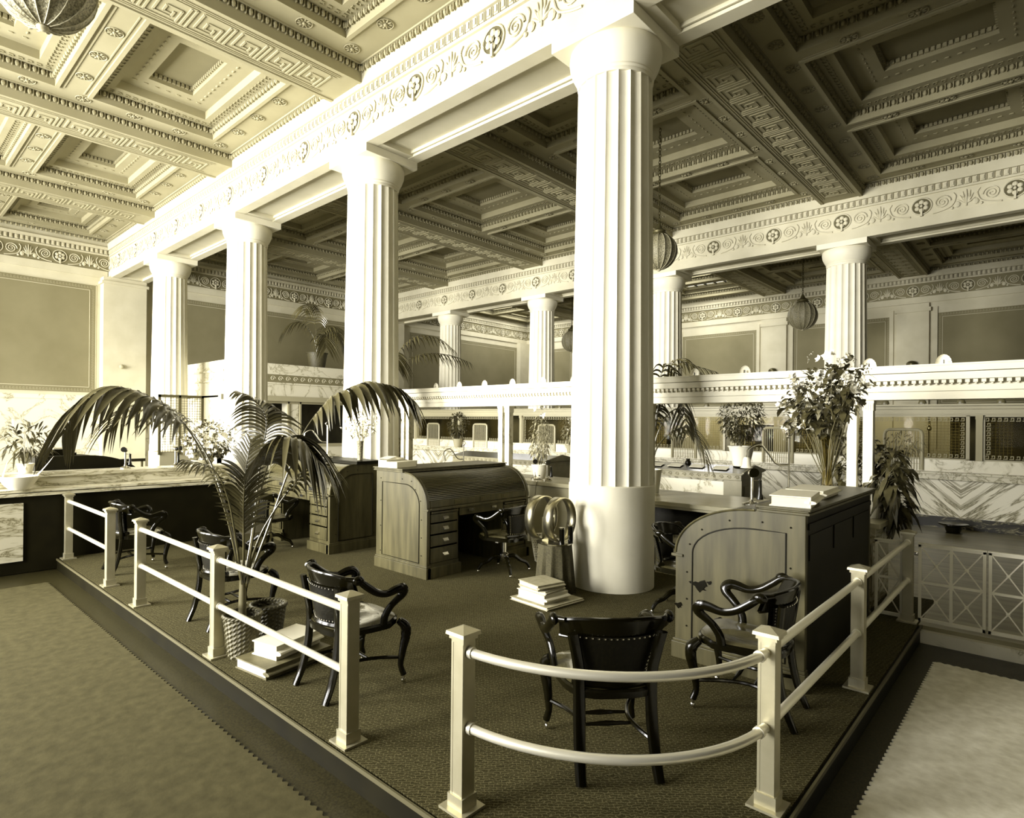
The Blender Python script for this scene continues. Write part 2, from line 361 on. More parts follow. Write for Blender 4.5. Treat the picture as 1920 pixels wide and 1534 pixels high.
# corner pilaster carrying the near entablature on the back wall
pil = MB().box(5.12, 6.28, YW-.35, YW, -.14, 5.92).box(5.07, 6.33, YW-.40, YW, 5.72, 5.8).box(5.07, 6.33, YW-.40, YW, -.14, .3)
struct('trim_4', pil, M['plaster'])
pil = MB().box(15.5, 16.5, YW-.25, YW, -.14, 5.92).box(24.3, 25.1, YW-.25, YW, -.14, 5.92); struct('trim_5', pil, M['plaster'])
for nm, f, pl, a, b, fst in (('back', '-y', YW, XL, 5.3, 4.105), ('back', '-y', YW, 6.33, 15.5, 7.05), ('back', '-y', YW, 16.5, X2, 17.3)):
    frieze_run(wb, f, pl-.02, a, b, fst)
    obj('frieze_band', MB().box(a, b, pl-.02, pl, 6.14, 6.58), M['frieze'], wb)
    obj('architrave', MB().box(a, b, pl-.05, pl, 5.92, 6.13).box(a, b, pl-.06, pl, 6.58, 6.62).box(a, b, pl-.09, pl, 6.76, 6.84), M['plaster'], wb)
frieze_run(wr, '-x', X2-.02, YF, YW, 3.529)
obj('frieze_band', MB().box(X2-.02, X2, YF, YW, 6.14, 6.58), M['frieze'], wr)
obj('architrave', MB().box(X2-.05, X2, YF, YW, 5.92, 6.13).box(X2-.06, X2, YF, YW, 6.58, 6.62).box(X2-.09, X2, YF, YW, 6.76, 6.84), M['plaster'], wr)

# ------------------------------------------------------------------ entablature beams on the two column rows
def entab(n, xc, first):
    m = MB(); m.box(xc-.48, xc+.48, YF, YW, 6.0, 6.13).box(xc-.46, xc+.46, YF, YW, 6.13, 6.6).box(xc-.5, xc+.5, YF, YW, 6.58, 6.62).box(xc-.53, xc+.53, YF, YW, 6.76, 7.10).box(xc-.46, xc+.46, YF, YW, 6.6, 8.0)
    m.box(xc-.5, xc-.30, YF, YW, 5.92, 6.125).box(xc+.30, xc+.5, YF, YW, 5.92, 6.125)
    e = YF
    for y in COLY:
        m.box(xc-.30, xc+.30, y-.62, y+.62, 5.925, 6.1)
    m.box(xc-.3, xc+.3, YW-.5, YW, 5.925, 6.1)
    o = struct('trim_%d' % n, m, M['plaster'])
    g = MB().box(xc-.462, xc+.462, YF, YW, 6.14, 6.575); g2 = MB()
    for i in range(4): 
        for s in (-1, 1): g2.box(xc+s*.27-.012, xc+s*.27+.012, COLY[i]+.62, COLY[i+1]-.62, 5.955, 6.0)
    obj('frieze_band', g, M['plaster'], o); obj('soffit_bead', g2, M['plaster'], o)
    frieze_run(o, '-x', xc-.463, YF, YW-.05, first)
    if xc > 10: pass
    return o
entab(6, X0, COLY[1]+1.392); entab(7, X1, COLY[1]-.007)

# ------------------------------------------------------------------ ceiling
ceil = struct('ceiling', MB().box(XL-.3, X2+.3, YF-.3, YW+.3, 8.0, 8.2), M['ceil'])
ZS, ZF = 6.84, 7.08
def ring(m, o, i, z):       # o,i = (x0,x1,y0,y1): frame facing down
    ox0, ox1, oy0, oy1 = o; ix0, ix1, iy0, iy1 = i
    for a in ((ox0, ox1, oy0, iy0), (ox0, ox1, iy1, oy1), (ox0, ix0, iy0, iy1), (ix1, ox1, iy0, iy1)):
        m.quad((a[0], a[2], z), (a[0], a[3], z), (a[1], a[3], z), (a[1], a[2], z))
def walls(m, r, z0, z1):
    x0, x1, y0, y1 = r; p = [(x0, y0), (x1, y0), (x1, y1), (x0, y1)]
    for k in range(4): a, b = p[k], p[(k+1) % 4]; m.quad((*a, z0), (*b, z0), (*b, z1), (*a, z1))
def along(m, tpl, r, z, pitch, dz=0):      # ornament around the inside of a rectangle
    x0, x1, y0, y1 = r
    n = int((x1-x0)/pitch); m.rep(tpl, ori('+y'), [(x0+(i+.5)*(x1-x0)/n, y0, z) for i in range(n)]); m.rep(tpl, ori('-y'), [(x0+(i+.5)*(x1-x0)/n, y1, z) for i in range(n)])
    n = int((y1-y0)/pitch); m.rep(tpl, ori('+x'), [(x0, y0+(i+.5)*(y1-y0)/n, z) for i in range(n)]); m.rep(tpl, ori('-x'), [(x1, y0+(i+.5)*(y1-y0)/n, z) for i in range(n)])
ROS = MB(); th = np.linspace(0, 2*PI, 16, endpoint=False); ROS.tube([(.11*math.cos(a), .11*math.sin(a), -.006) for a in th], .007, 4, close=True)
for k in range(10): a = 2*PI*k/10; ROS.ell((.068*math.cos(a), .068*math.sin(a), -.008), (.034, .013, .010), 5, 3, rot=((math.cos(a), -math.sin(a), 0), (math.sin(a), math.cos(a), 0), (0, 0, 1)))
ROS.ell((0, 0, -.015), (.03, .03, .02), 6, 4)
ROSD = MB().lathe([(.105, -.002), (.105, .0)], n=16)
def key_bars(m, y, x0, x1, flip):
    u = .062; L = 8*u; n = int((x1-x0-.3)/L); st = (x1-x0)/2+x0-n*L/2
    P1 = [(0, 0), (0, 6), (6, 6), (6, 2), (3, 2), (3, 4), (4.2, 4)]; P2 = [(8, 0), (1.4, 0), (1.4, 4.9), (4.8, 4.9), (4.8, 3.1)]; P3 = [(6, 6), (6.7, 6)]
    for k in range(n):
        for P in (P1, P2, [(7.0, 0), (7.0, 6)]):
            for a, b in zip(P[:-1], P[1:]): 
                q = lambda p: (st+k*L+p[0]*u, y+(p[1]-3)*u*1.18, ZS-.006)
                m.bar(q(a), q(b), .026, .014)
    for s in (-1, 1):
        for o in (.265, .30): m.box(st-.04, st+n*L+.04, y+s*o-.008, y+s*o+.008, ZS-.012, ZS)
I3 = np.eye(3)
def bay(xa, xb, n, gap, bord, sky=()):
    g = MB(); relief = MB(); dark = MB(); keys = MB(); skyg = MB(); mull = MB(); leafr = MB(); eggs = MB()
    for c in range(-1, 5):
        ya = (YF if c < 0 else COLY[c]+.41); yb = (COLY[c+1]-.41 if c < 4 else YW-.05)
        if c < 0: yb = COLY[0]-.41
        r = (xa, xb, ya, yb)
        if c >= 0:
            along(eggs, EGG, (xa+.0, xb-.0, ya+.0, yb-.0), ZF-.075, .112);
            for q in ((xa, xb, ya, ya+.06), (xa, xb, yb-.06, yb), (xa, xa+.06, ya, yb), (xb-.06, xb, ya, yb)): g.box(*q, ZF-.025, ZF+.01)
        wd = (xb-xa-2*bord-(n-1)*gap)/n; by = .42 if c < 4 else .36; cy0, cy1 = ya+by, yb-by
        holes = [(xa+bord+k*(wd+gap), xa+bord+k*(wd+gap)+wd, cy0, cy1) for k in range(n)]
        xe, xf = xa-.09, xb+.09; g.quad((xe, ya, ZF), (xe, cy0, ZF), (xf, cy0, ZF), (xf, ya, ZF)); g.quad((xe, cy1, ZF), (xe, yb, ZF), (xf, yb, ZF), (xf, cy1, ZF))
        xs = [xe]+[v for h in holes for v in h[:2]]+[xf]
        for k in range(0, len(xs), 2): g.quad((xs[k], cy0, ZF), (xs[k], cy1, ZF), (xs[k+1], cy1, ZF), (xs[k+1], cy0, ZF))
        for k, h in enumerate(holes):
            # raised fillet round the opening
            for q in ((h[0]-.06, h[1]+.06, h[2]-.06, h[2]), (h[0]-.06, h[1]+.06, h[3], h[3]+.06), (h[0]-.06, h[0], h[2], h[3]), (h[1], h[1]+.06, h[2], h[3])): g.box(*q, ZF-.03, ZF+.001)
            w0, l0 = (h[1]-h[0])/2, (h[3]-h[2])/2; cx, cy = (h[0]+h[1])/2, (h[2]+h[3])/2
            f = [(1, 1), (.74, .79), (.69, .75), (.36, .50)]
            if sky and (c, k) in sky: f = [(1, 1), (.86, .85), (.82, .8), (.74, .72)]
            rs = [(cx-w0*a, cx+w0*a, cy-l0*b2, cy+l0*b2) for a, b2 in f]; zs = [ZF, ZF+.16, ZF+.22, ZF+.36]
            walls(g, h, ZF, zs[1]); ring(g, h, rs[1], zs[1]); walls(g, rs[1], zs[1], zs[2]+.08); ring(g, rs[1], rs[2], zs[2]+.08)
            zz = zs[2]+.08; ring(g, rs[2], rs[3], zz); walls(g, rs[3], zz, zz+.13)
            a = rs[3]; zp = zz+.13
            if sky and (c, k) in sky:
                skyg.quad((a[0], a[2], zp), (a[0], a[3], zp), (a[1], a[3], zp), (a[1], a[2], zp))
                for q in range(1, 6): x = a[0]+(a[1]-a[0])*q/6; mull.box(x-.02, x+.02, a[2], a[3], zp-.05, zp-.005)
                for q in range(1, 5): y = a[2]+(a[3]-a[2])*q/5; mull.box(a[0], a[1], y-.02, y+.02, zp-.05, zp-.005)
            else: dark.quad((a[0], a[2], zp), (a[0], a[3], zp), (a[1], a[3], zp), (a[1], a[2], zp))
            if c >= 0:
                along(relief, EGG, (h[0], h[1], h[2], h[3]), zs[1]-.05, .105)
                along(relief, DART, (a[0], a[1], a[2], a[3]), zp-.035, .07)
                # small keys on the first ledge, leaf scrolls on the second
                for (p, q2, zq, pt, tp) in ((.87, .895, zs[1], .11, 0), (.52, .62, zz, .15, 1)):
                    X, Y = w0*p, l0*q2
                    if sky and (c, k) in sky and tp: continue
                    def el(x, y, hor):
                        if tp == 0: keys.bar((x-.03*hor-.03*(1-hor), y-.03, zq-.006), (x+.03*hor-.03*(1-hor), y+(-.03 if hor else .03), zq-.006), .012, .012); keys.bar((x-.02, y+.03, zq-.006), (x+.03, y+.03, zq-.006), .012, .012); keys.bar((x+.03, y+.03, zq-.006), (x+.03, y-.01, zq-.006), .012, .012)
                        else: leafr.ell((x, y, zq-.006), (.045 if hor else .02, .02 if hor else .045, .012), 5, 3)
                    nn = int(2*X/pt)
                    for t in range(nn+1): el(cx-X+2*X*t/nn, cy-Y, 1); el(cx-X+2*X*t/nn, cy+Y, 1)
                    nn = int(2*Y/pt)
                    for t in range(1, nn): el(cx-X, cy-Y+2*Y*t/nn, 0); el(cx+X, cy-Y+2*Y*t/nn, 0)
        if c >= 0:
            # rosettes along borders and strips
            px = [xa+bord*.62]+[(holes[k][1]+holes[k+1][0])/2 for k in range(n-1)]+[xb-bord*.62]
            nx = max(2, round((xb-xa)/.84)); pts = [(px[0]+(px[-1]-px[0])*t/nx, yy) for t in range(nx+1) for yy in (ya+.25, yb-.25)]
            pts += [(x, ya+.25+(yb-ya-.5)*t/4) for x in px for t in (1, 2, 3)]
            relief.rep(ROS, I3, [(x, y, ZF-.003) for x, y in pts]); keys.rep(ROSD, I3, [(x, y, ZF-.001) for x, y in pts])
            for s in (-1, 1):
                for k in range(n-1): x = (holes[k][1]+holes[k+1][0])/2+s*gap*.27; g.box(x-.008, x+.008, ya+.42, yb-.42, ZF-.012, ZF)
    kb = MB()
    for y in COLY:      # meander beams
        g.box(xa, xb, y-.41, y+.41, ZS, 7.9); g.box(xa, xb, y-.41, y-.35, ZS-.018, ZS); g.box(xa, xb, y+.35, y+.41, ZS-.018, ZS)
        key_bars(kb, y, xa, xb, 0)
    obj('coffering', g, M['ceil'], ceil); obj('egg_moulding', relief, M['ceil'], ceil); obj('cornice_egg_moulding', eggs, M['ceil'], ceil)
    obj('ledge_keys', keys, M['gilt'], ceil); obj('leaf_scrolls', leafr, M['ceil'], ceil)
    obj('beam_meander', kb, M['ceil'], ceil); obj('coffer_field', dark, M['panel'], ceil)
    if skyg.n: obj('skylight_pane', skyg, M['sky'], ceil); obj('skylight_bars', mull, M['oakd'], ceil)
bay(XL, 5.29, 4, .52, .56)
bay(6.35, 15.47, 3, .36, .46)
bay(16.53, X2-.05, 3, .36, .4, sky={(2, 1), (2, 2), (4, 1), (4, 2)})

# ------------------------------------------------------------------ columns
def column(loc, label, group, plain=1.1):
    t = thing('fluted_column', label, 'column', loc, 0, group)
    obj('base_drum', MB().lathe([(.462, 0), (.462, plain-.01), (.452, plain)], n=48), M['stone'], t, True)
    prof = [(.452-.052*(z-plain)/(5.42-plain), z) for z in np.linspace(plain, 5.42, 8)]
    obj('shaft', MB().lathe(prof, n=160, flute=20, fd=.027), M['stone'], t)
    e = [(.402, 5.42), (.408, 5.44), (.402, 5.46), (.415, 5.48), (.41, 5.5), (.43, 5.53), (.462, 5.59), (.488, 5.66), (.497, 5.73), (.49, 5.79), (.47, 5.81)]
    obj('echinus', MB().lathe(e, n=48), M['stone'], t, True)
    obj('abacus', MB().box(-.5, .5, -.5, .5, 5.80, 5.922), M['stone'], t, bev=.004)
    return t
g0 = 'near row of fluted columns'; g1 = 'far row of fluted columns'
near = column((X0, COLY[1], 0), 'huge fluted white column at centre, nearest one, beside the draped stand', g0)
remember()
for k, lb in ((2, 'fluted white column behind the left roll-top desk with a flower vase'), (3, 'slimmer-looking fluted white column directly left of the vase column, behind the palm'), (4, 'farthest column of the near row, leftmost in view, beside the back wall'), (0, 'fluted white column of the near row standing outside the right edge of view')):
    dup(near, (X0, COLY[k], 0), 0, lb)
f1 = None
for k, lb in ((1, 'far-row fluted column rising behind the big flower bouquet at right'), (2, 'far-row fluted column right of the central column, under the hanging globe'), (3, 'far-row fluted column immediately left of the central column'), (4, 'far-row fluted column farthest away, nearest the hall corner'), (0, 'far-row fluted column standing outside the right edge of view')):
    c = dup(near, (X1, COLY[k], 0), 0, lb); c['group'] = g1

exec_after = []
# ------------------------------------------------------------------ officers' railings
def post(par, x, y, h=.815, z0=0):
    m = MB(); m.box(x-.075, x+.075, y-.075, y+.075, z0, z0+.012); m.box(x-.047, x+.047, y-.047, y+.047, z0+.01, z0+.07); m.box(x-.038, x+.038, y-.038, y+.038, z0+.06, z0+h-.04)
    for s in (-1, 1):
        m.box(x-.038*1.04, x+.038*1.04, y+s*.031-.006, y+s*.031+.006, z0+.07, z0+h-.06)
    m.box(x-.046, x+.046, y-.046, y+.046, z0+h-.045, z0+h-.025)
    m.add([(x-.058, y-.058, z0+h-.026), (x+.058, y-.058, z0+h-.026), (x+.058, y+.058, z0+h-.026), (x-.058, y+.058, z0+h-.026), (x-.056, y-.056, z0+h-.01), (x+.056, y-.056, z0+h-.01), (x+.056, y+.056, z0+h-.01), (x-.056, y+.056, z0+h-.01), (x, y, z0+h+.012)],
          [(0, 3, 2, 1), (0, 1, 5, 4), (1, 2, 6, 5), (2, 3, 7, 6), (3, 0, 4, 7), (4, 5, 8), (5, 6, 8), (6, 7, 8), (7, 4, 8)])
    return obj('post', m, M['post'], par)
def rails(par, a, b):
    for z in (.715, .375):
        m = MB(); m.tube([(*a, z), (*b, z)], .021, 14)
        for p, q in ((a, b), (b, a)):
            d = np.array(q)-np.array(p); d = d/np.linalg.norm(d); p = np.array(p)
            m.tube([(*(p+d*.036), z), (*(p+d*.052), z)], .027, 14)
        obj('rail', m, M['rail'], par, True)
t = thing('railing', 'short two-rail railing section at far left between two square posts', 'railing', (0, 0, 0))
post(t, 1.90, 8.86); post(t, 1.90, 7.13); rails(t, (1.90, 8.86), (1.90, 7.13))
t = thing('railing', 'two-rail railing of three square posts in front of the potted palm', 'railing', (0, 0, 0))
for y in (6.185, 4.472, 2.768): post(t, 1.90, y)
rails(t, (1.90, 6.185), (1.90, 4.472)); rails(t, (1.90, 4.472), (1.90, 2.768))
t = thing('railing', 'railing with a curved corner in front of the nearest armchair, running right', 'railing', (0, 0, 0))
for x, y in ((1.94, 1.93), (2.94, .94), (4.69, .94), (6.60, .945)): post(t, x, y)
for z in (.715, .375):
    pts = [(2.94-.99*math.cos(a)-.01, 1.93-.99*math.sin(a), z) for a in np.linspace(.04, PI/2-.04, 22)]
    m = MB(); m.tube(pts, .021, 14)
    for p in (pts[0:2], pts[-2:]): 
        d = np.array(p[1])-np.array(p[0]); c0 = np.array(p[0]); m.tube([c0, c0+d*.3], .027, 14)
    obj('curved_rail', m, M['rail'], t, True)
rails(t, (2.94, .94), (4.69, .94)); rails(t, (4.69, .94), (6.60, .945))

def lattice(par, x, ya, yb, cells, z0=.0, z1=.70):
    f = MB(); w = .012
    f.box(x-w, x+w, ya, yb, z1-.022, z1).box(x-w-.008, x+w+.008, ya-.005, yb+.005, z1, z1+.012).box(x-w, x+w, ya, yb, z0+.02, z0+.05)
    f.box(x-w, x+w, ya, ya+.022, z0+.02, z1).box(x-w, x+w, yb-.022, yb, z0+.02, z1)
    obj('gate_frame', f, M['lattice'], par, bev=.002)
    c = (yb-ya-.044)/cells; zm = (z0+.05+z1-.022)/2
    m = MB(); m.box(x-.008, x+.008, ya, yb, zm-.01, zm+.01)
    for k in range(1, cells): m.box(x-.009, x+.009, ya+.022+c*k-.011, ya+.022+c*k+.011, z0+.04, z1-.01)
    for k in range(cells):
        y0, y1 = ya+.022+k*c, ya+.022+(k+1)*c
        for a, b in ((z0+.05, zm), (zm, z1-.022)):
            m.bar((x, y0, a), (x, y1, b), .009, .011, (1, 0, 0)); m.bar((x, y0, b), (x, y1, a), .009, .011, (1, 0, 0))
            m.ell((x, (y0+y1)/2, (a+b)/2), (.012, .016, .016), 8, 4)
    obj('crossed_lattice', m, M['lattice'], par)
t = thing('lattice_gate', 'single bronze crossed-bar panel between the railing end post and the counter', 'gate'); lattice(t, 6.62, .985, 1.20, 1)
t = thing('lattice_gate', 'bronze gate with two columns of crossed bars, right of the end post', 'gate'); lattice(t, 6.62, .41, .872, 2)
obj('gate_latch', MB().box(6.60, 6.64, .872, .91, .60, .63).tube([(6.60, .885, .615), (6.57, .885, .615)], .008, 8), M['nickel'], t)
t = thing('lattice_gate', 'bronze crossed-bar gate cut off by the right edge of the view', 'gate'); lattice(t, 6.62, -.06, .395, 2)
t = thing('ash_stand', 'small dark floor ashtray on the polished floor before the marble teller counter', 'ashtray', (12.6, 1.2, 0))
obj('bowl', MB().lathe([(.10, 0), (.12, .015), (.10, .03), (.12, .10), (.2, .14), (.2, .16), (.15, .15), (.0, .13)], n=24), M['black'], t, True)

# ------------------------------------------------------------------ runner rugs with serrated edges
def rug(name, label, x0, x1, y0, y1, mt, sides):
    p = []; st = .055
    def edge(a, b, out):
        n = int(abs(b[0]-a[0]+b[1]-a[1])/st)
        for i in range(n):
            for k, o in ((0, 0), (.35, 1), (.6, .9), (.85, 0)):
                t = (i+k)/n; p.append((a[0]+(b[0]-a[0])*t+out[0]*o, a[1]+(b[1]-a[1])*t+out[1]*o))
    e = .016
    edge((x0, y0), (x1, y0), (0, -e)); edge((x1, y0), (x1, y1), (e, 0)); edge((x1, y1), (x0, y1), (0, e)); edge((x0, y1), (x0, y0), (-e, 0))
    o = obj(name, MB().prism(p, 2, -.139, -.131), mt); tag(o, label, 'rug')
rug('runner_rug', 'long brown woven runner with serrated edges, lower left', -.9, 1.575, -.2, 8.30, M['rug'], 0)
rug('runner_rug', 'woven runner paled by painted reflection, serrated edge, lower right corner', 1.9, 6.03, -1.6, .68, M['rugp'], 0)

# ------------------------------------------------------------------ roll-top desks (front faces local -y)
def desk(label, loc, rz, W, D, cap, handle, H=1.16):
    t = thing('rolltop_desk', label, 'desk', loc, rz, 'roll-top desks on the platform')
    yc = D-cap
    def prof(o=0, base=0):
        p = [(base, 0), (base, .775)]
        for a in np.linspace(0, PI/2, 14): p.append((yc-(yc-o)*math.cos(a), .785+(H-o-.785)*math.sin(a)))
        return p+[(D, H-o), (D, 0)]
    for s, x0, x1 in ((0, 0, .045), (1, W-.045, W)):
        m = MB().prism(prof(), 0, x0, x1); sp = obj('side_panel', m, M['oak'], t, bev=.004)
        xf = -.004 if s == 0 else W+.004
        i = [(.13, .16), (.13, .80)]+[(yc-(yc-.13)*math.cos(a), .80+(H-.13-.80)*math.sin(a)) for a in np.linspace(0.1, PI/2, 10)]+[(D-.12, H-.13), (D-.12, .16)]
        f = MB(); cl = [(xf, p[0], p[1]) for p in i]; f.tube(cl+[cl[0]], .005, 5)
        obj('panel_bead', f, M['oakd'], sp)
        for q in [(.09, .25), (.09, .45), (.09, .65), (.11, .86), (.2, .98), (yc*.7, H-.09), (yc+.05, H-.075), (D-.09, H-.09), (D-.09, .8), (D-.09, .5), (D-.09, .2)]: obj('screw_head', MB().ell((xf, q[0], q[1]), (.004, .007, .007), 6, 3), M['oakd'], sp)
        rim = MB(); rim.tube([( -.003 if s == 0 else W+.003, yc-(yc-.0)*math.cos(a), .785+(H-.785)*math.sin(a)) for a in np.linspace(0, PI/2, 16)], .008, 6)
        obj('rim_bead', rim, M['oak'], sp, True)
        obj('plinth', MB().box(*((-.02, .05) if s == 0 else (W-.05, W+.02)), -.02, D+.01, 0, .12).box(*((-.012, .05) if s == 0 else (W-.05, W+.012)), -.012, D+.005, .12, .14), M['oak'], t, bev=.003)
    obj('back_panel', MB().box(.045, W-.045, D-.03, D-.002, .0, H).box(.08, W*.33, D-.004, D+.006, .85, 1.02).box(W*.36, W*.64, D-.004, D+.006, .85, 1.02).box(W*.67, W-.08, D-.004, D+.006, .85, 1.02).box(.04, W-.04, D-.004, D+.012, 1.06, 1.1), M['oakd'], t)
    n = 27; pts = []
    for k in range(n+1):
        a = PI/2*k/n; q = .02
        r = 0 if k % 2 else .006
        y, z = (yc-(yc-q-r)*math.cos(a), .80+(H-.012-.80-r)*math.sin(a)); pts.append((y, z))
        a2 = PI/2*min(k+.75, n)/n
        if k < n: pts.append((yc-(yc-q)*math.cos(a2), .80+(H-.012-.80)*math.sin(a2)))
    m = MB()
    for k in range(n):
        a0, a1 = PI/2*k/n, PI/2*(k+.76)/n
        f = lambda a, e: (yc-(yc-q+e)*math.cos(a), .80+(H-.016-.80+e)*math.sin(a))
        p = [f(a0, -.012), f(a0, 0), f((a0*3+a1)/4, .010), f((a0+a1*3)/4, .010), f(a1, 0), f(a1, -.012)]
        m.prism([(x, z) for x, z in p], 0, .045, W-.045)
    m.grid(lambda u, v: (.045+(W-.09)*u, yc-(yc-q-.010)*math.cos(PI/2*v), .80+(H-.028-.80)*math.sin(PI/2*v)), 1, 16)
    tm = obj('tambour', m, M['tamb'], t)
    m = MB().box(.05, W-.05, .005, .03, .785, .86); bt = obj('tambour_bar', m, M['oak'], t, bev=.003)
    for x, wd in ((.27*W, .10), (.5*W, .055), (.73*W, .10)): obj('lift_plate', MB().box(x-wd/2, x+wd/2, -.004, .006, .80, .85).box(x-wd/4, x+wd/4, -.008, .0, .815, .835), M['nickel'] if handle else M['brassd'], bt)
    m = MB(); m.prism([(-.012 if k % 2 else -.012, 0) for k in range(0)] or [(0, 0), (0, .001), (.001, .001)], 0, 0, .001)
    obj('gallery_cap', MB().box(-.025, W+.025, yc+.02, D+.03, H, H+.016).box(-.018, W+.018, yc+.03, D+.022, H+.016, H+.028).box(-.03, W+.03, yc+.015, D+.035, H+.028, H+.042), M['oakd'] if handle else M['oak'], t, bev=.003)
    obj('writing_board', MB().box(.04, W-.04, -.03, D-.05, .755, .782).box(-.012, .05, -.03, .06, .756, .776).box(W-.05, W+.012, -.03, .06, .756, .776), M['oak'], t, bev=.003)
    pw = .46
    for s, x0 in ((0, .045), (1, W-.045-pw)):
        b = MB().box(x0+(pw-.02 if s == 0 else 0), x0+(pw if s == 0 else .02), .02, D-.06, 0, .755).box(x0, x0+pw, D-.1, D-.06, 0, .755).box(x0, x0+pw, .01, .04, .0, .16); obj('pedestal', b, M['oak'], t)
        obj('pedestal_plinth', MB().box(x0-.045 if s == 0 else x0-.02, x0+pw+(.02 if s == 0 else .045), -.02, .02, 0, .12), M['oak'], t, bev=.003)
        obj('slide_board', MB().box(x0+.02, x0+pw-.03, -.015, .3, .722, .742), M['oak'], t)
        zs = [(.16, .335), (.345, .475), (.485, .605), (.612, .715)]
        for z0, z1 in zs:
            d = obj('drawer', MB().box(x0+.012, x0+pw-.03, .0, .02, z0+.006, z1-.004).box(x0+.03, x0+pw-.05, -.006, .0, z0+.022, z1-.018), M['oak'], t, bev=.003)
            xc = x0+pw/2; zc = (z0+z1)/2
            h = MB(); h.add([(xc-.042, -.006, zc+.02), (xc+.042, -.006, zc+.02), (xc+.036, -.03, zc-.004), (xc-.036, -.03, zc-.004), (xc-.04, -.006, zc-.022), (xc+.04, -.006, zc-.022), (xc-.036, -.028, zc-.016), (xc+.036, -.028, zc-.016)],
                            [(0, 1, 2, 3), (3, 2, 7, 6), (0, 3, 6, 4), (1, 5, 7, 2), (6, 7, 5, 4)]); obj('drawer_pull', h, M['nickel'], d)
    d = obj('drawer', MB().box(.045+pw, W-.045-pw, .0, .03, .66, .752), M['oak'], t)
    for x in (W/2-.2, W/2+.2): obj('drawer_pull', MB().box(x-.04, x+.04, -.022, .0, .695, .725), M['nickel'], d)
    return t
desk('roll-top desk at centre with its curved oak end panel lit, swivel chair before it', (4.44, 5.005, 0), 0, 1.775, .925, .54, False)
desk('roll-top desk behind the palm, drawer pedestal with bright pulls and flower vase on top', (4.365, 8.60, 0), -PI/2, 1.765, .80, .42, True)
desk('roll-top desk at right with a stained oak end panel, a white ledger on top', (6.245, 2.06, 0), PI, 1.91, .89, .32, False)
# ink stains on the right desk's end panel
def blot(c, r, n=22):
    p = [(c[0]+r*(1+.35*math.sin(3*a+1)+.18*math.sin(7*a))*math.cos(a)*1.25, c[1]+r*(1+.3*math.sin(4*a)+.12*math.sin(9*a+2))*math.sin(a)) for a in np.linspace(0, 2*PI, n, endpoint=False)]
    return MB().prism(p, 0, 4.3285, 4.3345)
kids_desk = [o for o in bpy.data.objects if o.name.startswith('rolltop_desk')][-1]
for c, r in (((1.865, .565), .038), ((1.94, .58), .008), ((1.80, .60), .012), ((2.03, .39), .02)):
    b = blot(c, r); v = np.concatenate(b.v); v2 = v.copy(); v2[:, 0] = 6.245-v[:, 0]; v2[:, 1] = 2.06-v[:, 1]; q = MB().add(v2, b.f); obj('ink_stain', q, M['black'], kids_desk)

